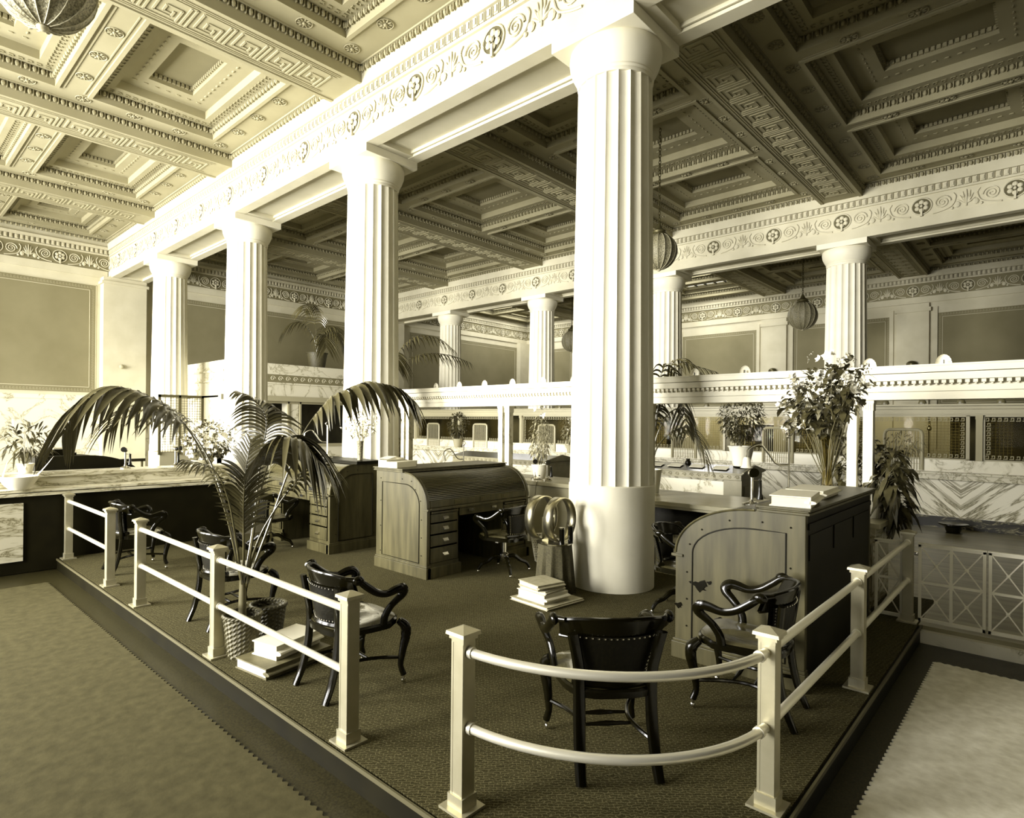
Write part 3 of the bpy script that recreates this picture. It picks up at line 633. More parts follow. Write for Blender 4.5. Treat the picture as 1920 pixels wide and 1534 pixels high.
# ------------------------------------------------------------------ banker's armchairs (face local +x)
def armchair_parts(t, swivel=False):
    bk = M['black']; z0 = .43
    def obj(name, mb, mt, parent=None, smooth=False):      # lower, broader back than the raw profile
        v = np.concatenate(mb.v); z = v[:, 2].copy(); v[:, 2] = np.where(z > .45, .45+(z-.45)*.88, z); v[:, 1] *= 1+.13*np.clip((z-.55)/.25, 0, 1)
        q = MB().add(v, mb.f); return globals()['obj'](name, q, mt, parent, smooth)
    def crest(yy):      # crest rail profile point x at lateral y
        return -.25+.17*(abs(yy)/.29)**2.2
    # back crest: broad curved board with drooping wings
    def fn(u, v):
        y = -.245+.49*u; e = abs(y)/.245; top = .835-.035*e**3; bot = .712-.012*e**2
        return (crest(y)+(-.035*(v)), y, bot+(top-bot)*v)
    m = MB(); m.grid(fn, 18, 4); m.grid(lambda u, v: tuple(np.array(fn(1-u, v))+np.array((.022, 0, 0))), 18, 4)
    m.tube([np.array(fn(u, 1))+np.array((.011, 0, 0)) for u in np.linspace(0, 1, 19)], .013, 8); m.tube([np.array(fn(u, 0))+np.array((.011, 0, 0)) for u in np.linspace(0, 1, 19)], .012, 8)
    obj('crest_rail', m, bk, t, True)
    # upholstered back pad
    def fb(u, v):
        k = 2*u-1; z = .47+.262*v; return (-.225+.07*k*k-.03*v, k*(.165+.05*v), z)
    m = MB(); m.grid(lambda u, v: tuple(np.array(fb(u, v))-np.array((.008+.008*math.sin(PI*u)*math.sin(PI*v), 0, 0))), 14, 6); m.grid(lambda u, v: tuple(np.array(fb(1-u, v))+np.array((.018+.022*math.sin(PI*u)*math.sin(PI*v), 0, 0))), 14, 6)
    pad = obj('back_pad', m, M['leather'], t, True)
    m = MB()
    for u in np.linspace(.03, .97, 16):
        for v in (.03, .97):
            p = np.array(fb(u, v)); m.ell(p-np.array((.012, 0, 0)), (.005, .0065, .0065), 6, 3); m.ell(p+np.array((.02, 0, 0)), (.005, .0065, .0065), 6, 3)
    for v in np.linspace(.1, .9, 10):
        for u in (.03, .97): m.ell(np.array(fb(u, v))-np.array((.012, 0, 0)), (.005, .0065, .0065), 6, 3)
    obj('nailheads', m, M['nickel'] if not swivel else M['brassd'], pad)
    for s in (-1, 1):
        # rear upright and leg in one sweep
        if not swivel:
            m = MB().tube(cr([(-.235, s*.205, .75), (-.222, s*.195, .62), (-.205, s*.185, .45), (-.215, s*.185, .28), (-.25, s*.19, .12), (-.30, s*.195, 0)], 5), [.027, .028, .031, .032, .030, .027], 8, flat=.75, up=(1, 0, 0))
            obj('rear_leg', m, bk, t, True)
            m = MB().tube(cr([(.225, s*.235, .42), (.262, s*.252, .38), (.268, s*.255, .32), (.250, s*.245, .22), (.238, s*.24, .12), (.256, s*.25, .055)], 5), [.026, .036, .034, .026, .019, .021], 10)
            fl = obj('front_leg', m, bk, t, True)
            m = MB().ell((.256, s*.25, .018), (.018, .010, .018), 10, 6).tube([(.256, s*.25, .06), (.256, s*.25, .03)], .009, 8); obj('caster', m, M['nickel'], fl, True)
        # sweeping arm
        p = [(-.13, s*.262, .795), (-.07, s*.278, .742), (.0, s*.288, .690), (.09, s*.29, .668), (.18, s*.288, .684), (.235, s*.285, .687), (.268, s*.28, .664), (.262, s*.275, .628), (.215, s*.268, .59), (.165, s*.26, .545), (.125, s*.252, .485), (.115, s*.245, .425)]
        p = [(-.20, s*.225, .815)]+[(x*.80 if x > 0 else x, y, z) for x, y, z in p]
        m = MB().tube(cr(p, 5), [.014, .024, .026, .026, .028, .034, .037, .036, .033, .029, .027, .027, .028], 10, flat=.72, up=(0, 1, 0))
        obj('arm', m, bk, t, True)
        # raised scroll where the arm meets the crest
        obj('arm_knuckle', MB().ell((-.135, s*.268, .80), (.042, .020, .036), 10, 6), bk, t, True)
    # saddle seat
    def sp(a):      # outline
        c, d = math.cos(a), math.sin(a); x = .255*math.copysign(abs(c)**.6, c); y = (.25+.02*(x/.25))*math.copysign(abs(d)**.6, d); return x+.01, y
    m = MB(); ring = []
    for (k, z) in ((.93, z0-.045), (1., z0-.04), (1.01, z0-.008), (.97, z0+.002)):
        ring.append([(sp(a)[0]*k, sp(a)[1]*k, z+.012*(sp(a)[0] > .15)) for a in np.linspace(0, 2*PI, 36, endpoint=False)])
    v = [p for r in ring for p in r]; m.add(v, [(i*36+k, i*36+(k+1) % 36, (i+1)*36+(k+1) % 36, (i+1)*36+k) for i in range(3) for k in range(36)]+[tuple(range(36))[::-1]])
    obj('seat_frame', m, bk, t, True)
    m = MB(); nr = 8
    v = []
    for i in range(nr+1):
        q = 1-i/nr
        for a in np.linspace(0, 2*PI, 36, endpoint=False):
            x, y = sp(a); x *= .96*q; y *= .96*q; dome = .028*(1-q**3); saddle = -.022*(1-min(1, (x+.05)**2/.05))*math.exp(-(abs(y)-.1)**2/.006)*(1-q**4)
            v.append((x, y, z0+.004+dome+saddle+.012*(x > .15)*q))
    m.add(v, [(i*36+k, i*36+(k+1) % 36, (i+1)*36+(k+1) % 36, (i+1)*36+k) for i in range(nr) for k in range(36)])
    obj('seat_cushion', m, M['leather2'], t, True)
    obj('lower_back_rail', MB().tube([(-.215+.07*(abs(y)/.2)**2, y, .45) for y in np.linspace(-.2, .2, 10)], .024, 8, flat=1.3, up=(1, 0, 0)), bk, t, True)
    if not swivel:
        for s in (-1, 1):
            obj('side_stretcher', MB().tube(cr([(.24, s*.235, .17), (.10, s*.165, .18), (-.03, s*.135, .185), (-.15, s*.155, .18), (-.23, s*.19, .17)], 5), .012, 8), bk, t, True)
        for x in (-.07, .05): obj('cross_stretcher', MB().tube([(x, -.14, .182), (x, -.07, .184), (x, 0, .185), (x, .07, .184), (x, .14, .182)], [.008, .010, .015, .010, .008], 8), bk, t, True)
    else:
        obj('pivot', MB().lathe([(.13, .375), (.12, .36), (.03, .34), (.028, .23), (.055, .21), (.055, .17), (.02, .12), (0, .10)], n=16).box(-.17, .17, -.02, .02, .36, .385).box(-.02, .02, -.17, .17, .36, .385), M['nickel'], t, True)
        for k in range(4):
            a = PI/4+k*PI/2; d = (math.cos(a), math.sin(a))
            P = [(.03*d[0], .03*d[1], .175), (.12*d[0], .12*d[1], .18), (.20*d[0], .20*d[1], .125), (.27*d[0], .27*d[1], .095), (.31*d[0], .31*d[1], .035)]
            l = obj('leg', MB().tube(cr(P, 5), [.020, .026, .022, .020, .016], 8), bk, t, True)
            obj('caster', MB().ell((.31*d[0], .31*d[1], .017), (.016, .016, .017), 8, 5), M['nickel'], l, True)
M['leather2'] = mat('worn_seat_leather', .09, .24, nz=(6, .5), coat=.4)
G = 'bentwood armchairs along the railings'
ch = thing('armchair', 'black leather-backed armchair nearest the camera, seen from behind the curved rail', 'chair', (2.795, 1.728, 0.002), R(49), G); armchair_parts(ch); remember()
dup(ch, (3.90, 1.375, 0), R(96), 'black armchair at right turned to the roll-top desk end panel, worn seat')
dup(ch, (2.345, 3.40, 0), R(-3), 'black armchair beside the floor ledgers, behind the last post left of centre')
dup(ch, (2.35, 5.22, 0), R(2), 'black armchair directly left of the palm trunk behind the railing')
dup(ch, (2.34, 7.75, 0), R(-2), 'black armchair farthest left in the shadow by the first railing section')
G = 'swivel desk chairs'
sw = thing('swivel_chair', 'dark swivel chair in the shadow before the centre roll-top desk', 'chair', (5.35, 4.66, 0), R(100), G); armchair_parts(sw, True); remember()
dup(sw, (3.98, 7.72, 0), R(10), 'dark swivel chair facing the left roll-top desk, seen through palm stems')
dup(sw, (5.42, 2.50, 0), R(-80), 'swivel chair mostly hidden behind the right roll-top desk')

# ------------------------------------------------------------------ books
def book(label, c, rz, L, Wd, H, cover, pages, group=None, name='ledger', lift=0):
    t = thing(name, label, 'book', c, rz, group)
    e = .006 if H < .05 else .009
    obj('cover', MB().box(-L/2, L/2, -Wd/2, Wd/2, 0, e).box(-L/2, L/2, -Wd/2, Wd/2, H-e, H).tube([(-L/2, -Wd/2+.004, H/2), (L/2, -Wd/2+.004, H/2)], H/2, 10, flat=.35, up=(0, 0, 1)).box(-L/2, L/2, -Wd/2, -Wd/2+.01, e*.5, H-e*.5), M[cover], t, bev=.002)
    obj('pages', MB().box(-L/2+.01, L/2-.01, -Wd/2+.01, Wd/2-.012, e, H-e), M[pages], t)
    return t
g = 'books stacked on the carpet beside the draped stand'
rz = R(-6)
book('broad thin folio at the bottom of the floor stack by the centre column', (4.775, 3.60, 0), rz, .52, .50, .032, 'cover', 'paper', g)
book('thick white ledger second from bottom in the floor stack by the centre column', (4.73, 3.62, .032), rz, .335, .37, .085, 'paper', 'paper', g)
book('thin pale book third from bottom in the floor stack by the centre column', (4.72, 3.62, .117), rz+.1, .31, .33, .035, 'paper2', 'paper', g)
book('buff closed book on top of the floor stack by the centre column', (4.71, 3.62, .152), rz-.12, .33, .31, .055, 'cover', 'paper', g)
g = 'big ledgers lying on the carpet behind the wicker pot'
book('dark flat ledger under the white one, between wicker pot and armchair', (2.20, 4.02, 0), R(8), .56, .36, .075, 'coverd', 'paper', g)
book('thick white ledger lying on the dark one, between wicker pot and armchair', (2.24, 4.06, .075), R(14), .42, .25, .10, 'paper', 'paper2', g)
book('thick white ledger lying on the right roll-top desk', (4.58, 1.305, 1.203), R(8), .46, .25, .075, 'paper', 'paper2')
book('flat white ledger lying behind the thick one, by the bouquet vase', (5.24, 1.37, 1.203), R(2), .50, .26, .06, 'paper', 'paper2')
t = thing('inkstand', 'small nickel inkstand with pens between ledgers on the right desk', 'inkstand', (4.98, 1.40, 1.202))
obj('tray', MB().box(-.11, .11, -.06, .06, 0, .012), M['nickel'], t); obj('ink_well', MB().lathe([(.025, .012), (.028, .03), (.012, .05), (.0, .055)], (-.05, 0, 0), 12), M['black'], t, True)
obj('ink_well', MB().lathe([(.025, .012), (.028, .03), (.012, .05), (.0, .055)], (.05, 0, 0), 12), M['black'], t, True); obj('pen', MB().tube([(-.1, .03, .02), (.1, .045, .03)], .004, 6), M['oakd'], t)
def gooseneck(label, loc, rz, s=1):
    t = thing('desk_lamp', label, 'lamp', loc, rz)
    obj('base', MB().lathe([(.075, 0), (.075, .012), (.03, .02), (.012, .04), (.0, .05)], n=20), M['nickel'], t, True)
    obj('stem', MB().tube([(0, 0, .03), (0, 0, .46)], .009, 8).ell((0, 0, .47), (.018, .018, .018), 8, 6).tube([(.028*math.cos(a), 0, .50+.028*math.sin(a)) for a in np.linspace(0, 2*PI, 14)], .005, 6), M['nickel'], t, True)
    obj('gooseneck_arm', MB().tube(cr([(0, 0, .23), (-.10, 0, .24), (-.17, 0, .33), (-.24, 0, .40), (-.33, 0, .36), (-.345, 0, .29)], 6), .009, 8), M['nickel'], t, True)
    obj('shade', MB().lathe([(.018, .29), (.03, .27), (.035, .22), (.05, .20), (.045, .205), (.03, .225)], (-.345, 0, 0), 18), M['pot'], t, True)
    return t
gooseneck('white gooseneck lamp on the right roll-top desk, left of the bouquet', (5.50, 1.62, 1.185), R(-50))
gooseneck('white gooseneck lamp behind the left roll-top desk vase, seen through palm leaves', (4.90, 7.75, 1.205), R(-45))
gooseneck('gooseneck lamp on the marble counter behind the centre desk', (7.05, 7.05, .902), R(-60))
t = thing('letter_tray', 'stepped white card tray on top of the centre roll-top desk', 'tray', (4.60, 5.72, 1.203), R(15))
obj('tray_front', MB().box(-.20, .20, -.13, .02, 0, .07), M['paper'], t); obj('tray_side', MB().prism([(-.13, 0), (.16, 0), (.16, .10), (.08, .10), (.08, .075), (.02, .075), (.02, .07), (-.13, .07)], 0, .19, .215), M['cover'], t)
obj('cards', MB().box(-.19, .18, .03, .15, 0, .085).add([(-.2, 0, .10), (.2, .03, .085), (.2, .16, .085), (-.2, .16, .10), (0, .02, .125), (0, .16, .125)], [(0, 4, 5, 3), (4, 1, 2, 5)]), M['paper'], t)

# ------------------------------------------------------------------ ticker stand with hoops, wire basket
t = thing('draped_stand', 'small round stand under a gathered dark cloth beside the centre column', 'table', (5.08, 3.73, 0))
n = 72; v = []; zs = [.0, .12, .28, .40, .485, .512]
for i, z in enumerate(zs):
    for k in range(n):
        a = 2*PI*k/n; q = .17+.03*(1-z/.512)+(.018*math.sin(11*a+.3*math.sin(3*a))+.008*math.sin(23*a))*(1-z/.64); v.append((q*math.cos(a), q*math.sin(a), z))
obj('gathered_cloth', MB().add(v, [(i*n+k, i*n+(k+1) % n, (i+1)*n+(k+1) % n, (i+1)*n+k) for i in range(5) for k in range(n)]), M['cloth'], t, True)
obj('stand_top', MB().lathe([(.0, .507), (.185, .509), (.19, .522), (.0, .524)], n=32), M['nickel'], t, True)
t = thing('ticker_hoops', 'pair of broad polished metal hoops upright on the draped stand', 'hoops', (5.08, 3.73, .524), R(0))
for yy, xx, rr in ((.02, .0, .215), (.25, -.01, .215)):
    th = np.linspace(0, 2*PI, 40, endpoint=False); m = MB(); v = []
    for a in th:
        for dy, r in ((-.055, rr), (.055, rr), (.055, rr-.008), (-.055, rr-.008)): v.append((xx+r*math.cos(a), yy-.08+dy, rr*1.06+.004+r*1.06*math.sin(a)))
    m.add(v, [(i*4+k, i*4+(k+1) % 4, ((i+1) % 40)*4+(k+1) % 4, ((i+1) % 40)*4+k) for i in range(40) for k in range(4)])
    obj('hoop', m, M['hoop'], t, 2)
obj('dial', MB().prism([(.035*math.cos(a), .30+.035*math.sin(a)) for a in np.linspace(0, 2*PI, 16, endpoint=False)], 1, .03, .045), M['paper'], t)
obj('ticker_body', MB().box(-.05, .05, .05, .13, .0, .24).box(-.012, .012, .03, .06, .10, .32), M['brassd'], t)
for k, (x, y) in enumerate(((5.02, 3.60), (5.20, 3.62))):
    t = thing('battery_jar', ['dark cylinder with nickel rim standing inside the front hoop', 'dark cylinder with nickel rim at the column side of the draped stand'][k], 'jar', (x, y, .524), 0, 'dark cylinders on the draped stand')
    obj('jar_body', MB().lathe([(.026, 0), (.026, .155)], n=18), M['black'], t, True); obj('jar_rim', MB().lathe([(.029, .15), (.031, .155), (.031, .165), (.02, .168), (0, .168)], n=18), M['nickel'], t, True)
t = thing('wire_wastebasket', 'pale open wire wastebasket between the centre desk and the draped stand', 'basket', (6.10, 4.66, 0))
m = MB(); n = 30
for s in (-1, 1):
    for k in range(n): m.tube([((.105+.055*u)*math.cos(2*PI*k/n+s*1.1*u), (.105+.055*u)*math.sin(2*PI*k/n+s*1.1*u), .01+.31*u) for u in np.linspace(0, 1, 7)], .0022, 4, cap=False)
obj('wire_mesh', m, M['paper2'], t)
for nm, r, z in (('rim', .162, .322), ('foot_ring', .105, .008)): obj(nm, MB().tube([(r*math.cos(a), r*math.sin(a), z) for a in np.linspace(0, 2*PI, 30, endpoint=False)], .006, 6, close=True), M['paper2'], t, True)

# ------------------------------------------------------------------ counters behind the platform
t = thing('marble_counter', 'low marble-topped counter ending in a slab under the hanging foliage, far right of platform', 'counter', (0, 0, 0))
obj('top_slab', MB().box(6.56, 7.75, 1.15, 4.05, .80, .85).box(6.60, 7.71, 1.19, 4.05, .765, .80), M['slab'], t, bev=.006)
obj('counter_body', MB().box(6.95, 7.6, 1.38, 4.03, 0, .765), M['oakd'], t); obj('base_panel', MB().box(6.62, 6.95, 2.35, 3.4, 0, .44), M['marble'], t)
for y in (1.30, 2.3, 3.95): m = MB(); m.prism([(6.60, .765), (6.80, .765), (6.80, .15), (6.76, .15), (6.76, .45), (6.70, .62), (6.61, .70)], 1, y-.05, y+.05); obj('console_bracket', m, M['bronze'], t)
obj('end_panel', MB().box(6.70, 7.6, 1.26, 1.38, 0, .765).box(6.62, 7.3, 1.20, 1.26, .66, .765), M['marble2'], t)
t = thing('counter_table', 'pale wooden counter table carrying the candlestick telephones', 'counter', (0, 0, 0))
obj('table_top', MB().box(6.90, 7.75, 4.06, 8.9, .845, .90), M['slab'], t, bev=.005)
obj('table_front', MB().box(6.97, 7.0, 4.06, 8.9, .0, .845), M['key'], t); obj('table_back', MB().box(7.0, 7.6, 4.06, 8.85, 0, .84), M['oak'], t)

# cornice screen on paired piers
g = 'paired piers under the white cornice'
PY = [1.39, 3.72, 6.05, 8.40]
piers = []
for i, y in enumerate(PY):
    for j, s in enumerate((-1, 1)):
        zb = .85 if y < 4.05 else .90
        yy = y+s*.068; t = thing('screen_pier', ['%s white pier of the pair standing behind the right desk', '%s white pier of the pair hidden behind the centre column', '%s white pier of the pair rising behind the centre desk', '%s white pier of the pair beside the vase column'][i] % ['right-hand', 'left-hand'][j], 'pier', (6.95, yy, zb), 0, g)
        m = MB().box(-.048, .048, -.042, .042, 0, 2.0-zb-.1); obj('pier_shaft', m, M['marble'] if i else M['stone'], t)
        c = MB().box(-.062, .062, -.052, .052, 2.0-zb-.03, 2.0-zb); 
        c.box(-.055, .055, -.047, .047, 2.0-zb-.1, 2.0-zb-.03)
        for k in range(5): c.box(-.058, -.05, -.038+.019*k-.004, -.038+.019*k+.004, 2.0-zb-.095, 2.0-zb-.035)
        obj('capital', c, M['stone'], t)
t = thing('screen_cornice', 'long white marble cornice running on paired piers across the platform', 'cornice', (0, 0, 0))
m = MB().box(6.86, 7.10, -1.8, 9.2, 2.0, 2.07).box(6.85, 7.11, -1.8, 9.2, 2.075, 2.135).box(6.80, 7.16, -1.8, 9.2, 2.175, 2.24).box(6.77, 7.19, -1.8, 9.2, 2.245, 2.30)
m.box(6.88, 7.08, -1.8, 9.2, 2.06, 2.3); m.box(6.76, 7.20, -1.8, 9.2, 2.30, 2.315)
obj('cornice_mouldings', m, M['stone'], t)
d = MB(); y = -1.78
tpl = MB().box(-.016, .016, 0, .05, 0, .028).box(-.007, .007, 0, .03, -.014, .0)
n = int(10.9/.055); d.rep(tpl, ori('-x'), [(6.85, -1.75+i*.055, 2.143) for i in range(n)])
obj('dentils', d, M['stone'], t)
def shell_lamp(label, loc, mt, rz, group):
    t = thing('shell_lamp', label, 'lamp', loc, rz, group)
    m = MB(); n = 14
    def fn(u, v):
        a = PI*u; r = .060*(1+.05*abs(math.sin(9*a))) ; q = math.sin(PI/2*v)
        return (.04*math.cos(PI/2*v), r*q*math.cos(a)*1.0, .012+r*q*math.sin(a)*1.45)
    m.grid(fn, 28, 5); m.box(-.02, .04, -.035, .035, 0, .014)
    obj('shell', m, mt, t, True); obj('bulb_base', MB().tube([(-.02, 0, .012), (-.02, 0, .05)], .012, 8), M['nickel'], t, True)
    return t
g = 'white shell lamps on the white cornice'
sl = shell_lamp('white shell lamp on the cornice farthest right', (6.98, .747, 2.315), M['shade'], 0, g); remember()
for y, lb in ((1.33, 'white shell lamp on the cornice behind the bouquet top'), (2.52, 'white shell lamp on the cornice midway between centre column and bouquet'), (3.10, 'white shell lamp on the cornice among palm leaves right of the centre column'), (4.83, 'white shell lamp on the cornice just left of the centre column'), (5.37, 'white shell lamp in front of the far column left of the centre column'), (5.95, 'white shell lamp on the cornice above the paired piers'), (6.53, 'white shell lamp on the cornice second right of the far-left column'), (7.10, 'white shell lamp on the cornice in front of the small far column at left'), (7.67, 'leftmost white shell lamp on the cornice near the vase column')):
    dup(sl, (6.98, y, 2.315), 0, lb)

# left marble counter (dark front towards camera)
t = thing('partition_counter', 'long dark-fronted partition with stepped marble top at left behind the railing', 'counter', (0, 0, 0))
obj('counter_front', MB().box(-3.4, 4.15, 9.0, 9.35, -.13, .80), M['oakd'], t)
obj('front_panel', MB().box(-3.2, 1.46, 8.975, 9.0, .02, .72), M['marble2'], t)
obj('marble_ledge', MB().box(-3.4, 4.16, 8.93, 9.5, .80, .835).box(-3.4, 4.16, 8.96, 9.5, .845, .88), M['marble2'], t, bev=.004)
obj('upper_ledge', MB().box(-3.4, 4.2, 9.28, 9.6, .88, 1.0).box(-3.4, 4.22, 9.24, 9.66, 1.0, 1.05), M['marble2'], t, bev=.004)
t = thing('rolltop_desk', 'dark roll-top desk whose curved black lid rises behind the left partition', 'desk', (1.75, 10.0, -.13))
obj('side_panel', MB().prism([(0, 0), (1.35, 0), (1.35, .95)]+[(.62+.73*math.cos(a), .95+.40*math.sin(a)) for a in np.linspace(0, PI/2, 12)]+[(0, 1.35)], 1, 0, .06), M['oakd'], t)
obj('tambour', MB().prism([(.01, .06), (1.33, .06), (1.33, .95)]+[(.62+.71*math.cos(a), .95+.38*math.sin(a)) for a in np.linspace(0, PI/2, 12)]+[(.01, 1.33)], 1, .06, .9), M['oakd'], t)
t = thing('desk_top_box', 'small dark book and box on the black roll-top behind the left plant', 'box', (2.0, 10.2, 1.222)); obj('box_body', MB().box(-.2, .25, -.12, .12, 0, .04).box(-.05, .2, -.1, .1, .04, .09), M['black'], t); obj('box_paper', MB().box(-.02, .12, -.08, .08, .09, .11), M['cover'], t)
t = thing('low_rail', 'thin dark handrail behind the left partition near the telephone', 'railing', (0, 0, 0))
obj('rail', MB().box(2.9, 3.75, 11.97, 12.03, .98, 1.03), M['oakd'], t)
for x in (2.95, 3.3, 3.7): obj('baluster', MB().box(x-.015, x+.015, 11.98, 12.02, -.13, .98), M['brassd'], t)
def phone(label, loc, rz, group='candlestick telephones', mt='nickel'):
    t = thing('candlestick_telephone', label, 'telephone', loc, rz, group)
    obj('base', MB().lathe([(.07, 0), (.072, .015), (.05, .025), (.02, .035), (.014, .05)], n=20), M[mt], t, True)
    obj('stick', MB().tube([(0, 0, .03), (0, 0, .24)], .012, 10), M[mt], t, True)
    obj('mouthpiece', MB().tube([(0, 0, .25), (.03, 0, .262), (.05, 0, .266), (.085, 0, .27), (.092, 0, .271)], [.026, .028, .014, .03, .036], 14), M['black'], t, True)
    obj('transmitter', MB().ell((.005, 0, .258), (.026, .034, .034), 12, 8), M[mt], t, True)
    obj('receiver', MB().tube([(.0, .06, .205), (.0, .06, .19), (.0, .06, .10), (.0, .06, .06), (.0, .06, .05)], [.016, .014, .016, .026, .026], 12), M['black'], t, True)
    obj('hook', MB().tube([(0, .01, .20), (0, .045, .20), (0, .06, .215)], .005, 6), M[mt], t); return t
ph = phone('candlestick telephone on the counter table, left of the pair', (7.16, 5.63, .902), R(215)); remember()
dup(ph, (7.12, 5.38, .902), R(225), 'candlestick telephone on the counter table, right of the pair nearest the column')
dup(ph, (2.69, 9.42, 1.052), R(-120), 'candlestick telephone standing alone on the left marble partition')
dup(ph, (3.36, 9.42, 1.052), R(-60), 'candlestick telephone on the left partition beside the wire grille')
dup(ph, (5.05, 1.76, 1.10), R(210), 'candlestick telephone behind the ledger on the right roll-top desk')
tag(obj('telephone_cord', MB().tube(cr([(6.93, 5.4, .905), (6.89, 5.40, .86), (6.86, 5.45, .6), (6.5, 5.6, .2), (6.3, 5.5, .02)], 6), .005, 6), M['cord'], None, True), 'thin telephone cord hanging off the counter table edge', 'cord')
# wire grille box and plant behind left partition
t = thing('grille_cage', 'wire-mesh cage above a wooden box behind the palm at left', 'screen', (4.35, 12.0, 0))
obj('box_base', MB().box(-.45, .3, -.3, .3, -.13, 1.15), M['key'], t)
m = MB()
for k in range(17): x = -.45+k*.047; m.box(x-.003, x+.003, -.303, -.297, 1.15, 2.15)
for k in range(22): z = 1.15+k*.047; m.box(-.45, .3, -.303, -.297, z-.003, z+.003)
obj('mesh', m, M['brassd'], t); obj('frame', MB().box(-.48, -.44, -.32, -.28, 1.1, 2.2).box(-.13, -.09, -.32, -.28, 1.1, 2.2).box(.28, .32, -.32, -.28, 1.1, 2.2).box(-.48, .32, -.32, -.28, 2.15, 2.2), M['brassd'], t)

# ------------------------------------------------------------------ cheque-writing desks
def cheque_desk(label, x0, x1, y0, y1, zt=1.0, rise=.09):
    t = thing('cheque_desk', label, 'desk', (0, 0, 0), 0, 'gabled writing desks in the hall')
    xm = (x0+x1)/2
    obj('frieze_rail', MB().box(x0, x1, y0, y1, zt-.11, zt-.01).box(x0-.03, x1+.03, y0-.03, y1+.03, zt-.02, zt), M['fume'], t, bev=.003)
    r = MB(); 
    nn = int((y1-y0)/.12)
    for k in range(nn): y = y0+(k+.5)*(y1-y0)/nn; r.tube([(x0-.004, y+.035*math.cos(a)*(1-a/9), zt-.065+.032*math.sin(a)*(1-a/9)) for a in np.linspace(0, 8, 14)], .004, 4)
    obj('scroll_relief', r, M['fume'], t)
    obj('sloped_glass_top', MB().prism([(x0-.02, zt+.0), (x1+.02, zt), (xm, zt+rise)], 1, y0-.02, y1+.02), M['black'], t)
    obj('gable', MB().prism([(x0-.035, zt-.0), (x1+.035, zt), (x1+.035, zt+.02), (xm, zt+rise+.025), (x0-.035, zt+.02)], 1, y0-.05, y0-.02), M['fume'], t)
    obj('end_pier', MB().box(x0+.02, x1-.02, y0, y0+.28, 0, zt-.11).box(x0+.10, x1-.10, y0-.012, y0, .12, zt-.2), M['fume'], t, bev=.004)
    obj('end_pier', MB().box(x0+.02, x1-.02, y1-.28, y1, 0, zt-.11), M['fume'], t, bev=.004)
    obj('marble_panel', MB().box(x0+.12, x0+.14, y0+.28, y1-.28, .1, zt-.15), M['marble'], t)
    b = MB()
    for f in (.56,): y = y0+(y1-y0)*f; b.prism([(x0+.01, zt-.11), (x0+.12, zt-.11), (x0+.12, 0), (x0+.08, 0), (x0+.09, zt-.3), (x0+.05, zt-.2)], 1, y-.05, y+.05)
    obj('bracket', b, M['fume'], t); return t
cheque_desk('gabled writing desk with papers on its dark top, between column and bouquet', 9.45, 10.35, 3.45, 6.1)
cheque_desk('second gabled writing desk seen just left of the centre column', 9.45, 10.35, 7.15, 9.8)
def quick(name, label, cat, mb, mt, group=None, smooth=False): return tag(obj(name, mb, mt, None, smooth), label, cat, group)
for k, (y, x) in enumerate(((3.85, 9.66), (4.25, 9.7), (4.62, 9.68), (4.95, 9.66))):
    z = 1.0+(x-9.43)*.2
    m = MB().add([(x-.1, y-.13, z-.008), (x+.1, y-.11, z+.032), (x+.1, y+.12, z+.032), (x-.1, y+.10, z-.008), (x-.1, y-.13, z-.004), (x+.1, y-.11, z+.036), (x+.1, y+.12, z+.036), (x-.1, y+.10, z-.004)], [(0, 3, 2, 1), (4, 5, 6, 7), (0, 1, 5, 4), (1, 2, 6, 5), (2, 3, 7, 6), (3, 0, 4, 7)])
    quick('paper_sheet', ['loose white papers at the gable end of the writing desk by the fern pot', 'loose white papers second from the gable end on the dark writing desk', 'loose white papers third from the gable end on the dark writing desk', 'loose white papers nearest the centre column on the dark writing desk'][k], 'paper', m, M['paper'], 'papers on the gabled writing desk')
t = thing('inkwell', 'dark inkwell on the ridge of the gabled writing desk', 'inkwell', (9.9, 4.5, 1.085)); obj('well', MB().lathe([(.05, 0), (.05, .03), (.03, .05), (.035, .08), (0, .08)], n=14), M['black'], t, True)

# ------------------------------------------------------------------ teller counter and cages at x = 13.2
TX = 13.2
t = thing('teller_counter', 'long teller counter faced in white book-matched marble with dark marble base', 'counter', (0, 0, 0))
obj('marble_front', MB().box(TX, TX+.7, -5.55, 17.0, .19, .84), M['vmarble'], t)
obj('dark_base', MB().box(TX-.04, TX+.72, -5.55, 17.0, 0, .19), M['dmarble'], t)
obj('ledge', MB().box(TX-.24, TX+.7, -5.55, 17.0, .93, .97).box(TX-.19, TX+.7, -5.55, 17.0, .84, .93), M['marble2'], t, bev=.006)
obj('upstand', MB().box(TX, TX+.06, -5.55, 17.0, .97, 1.175), M['marble'], t)
t = thing('teller_cornice', 'long moulded cornice over the teller cages', 'cornice', (0, 0, 0))
obj('cornice_mouldings', MB().box(TX-.04, TX+.12, YF, 17.0, 1.97, 2.03).box(TX-.07, TX+.15, YF, 17.0, 2.055, 2.10).box(TX-.1, TX+.18, YF, 17.0, 2.11, 2.14).box(TX-.02, TX+.1, YF, 17.0, 1.95, 2.14), M['bronze'], t)
g = 'teller cage windows along the hall'
pw = 2.03; wy = [2.22-.235, ]
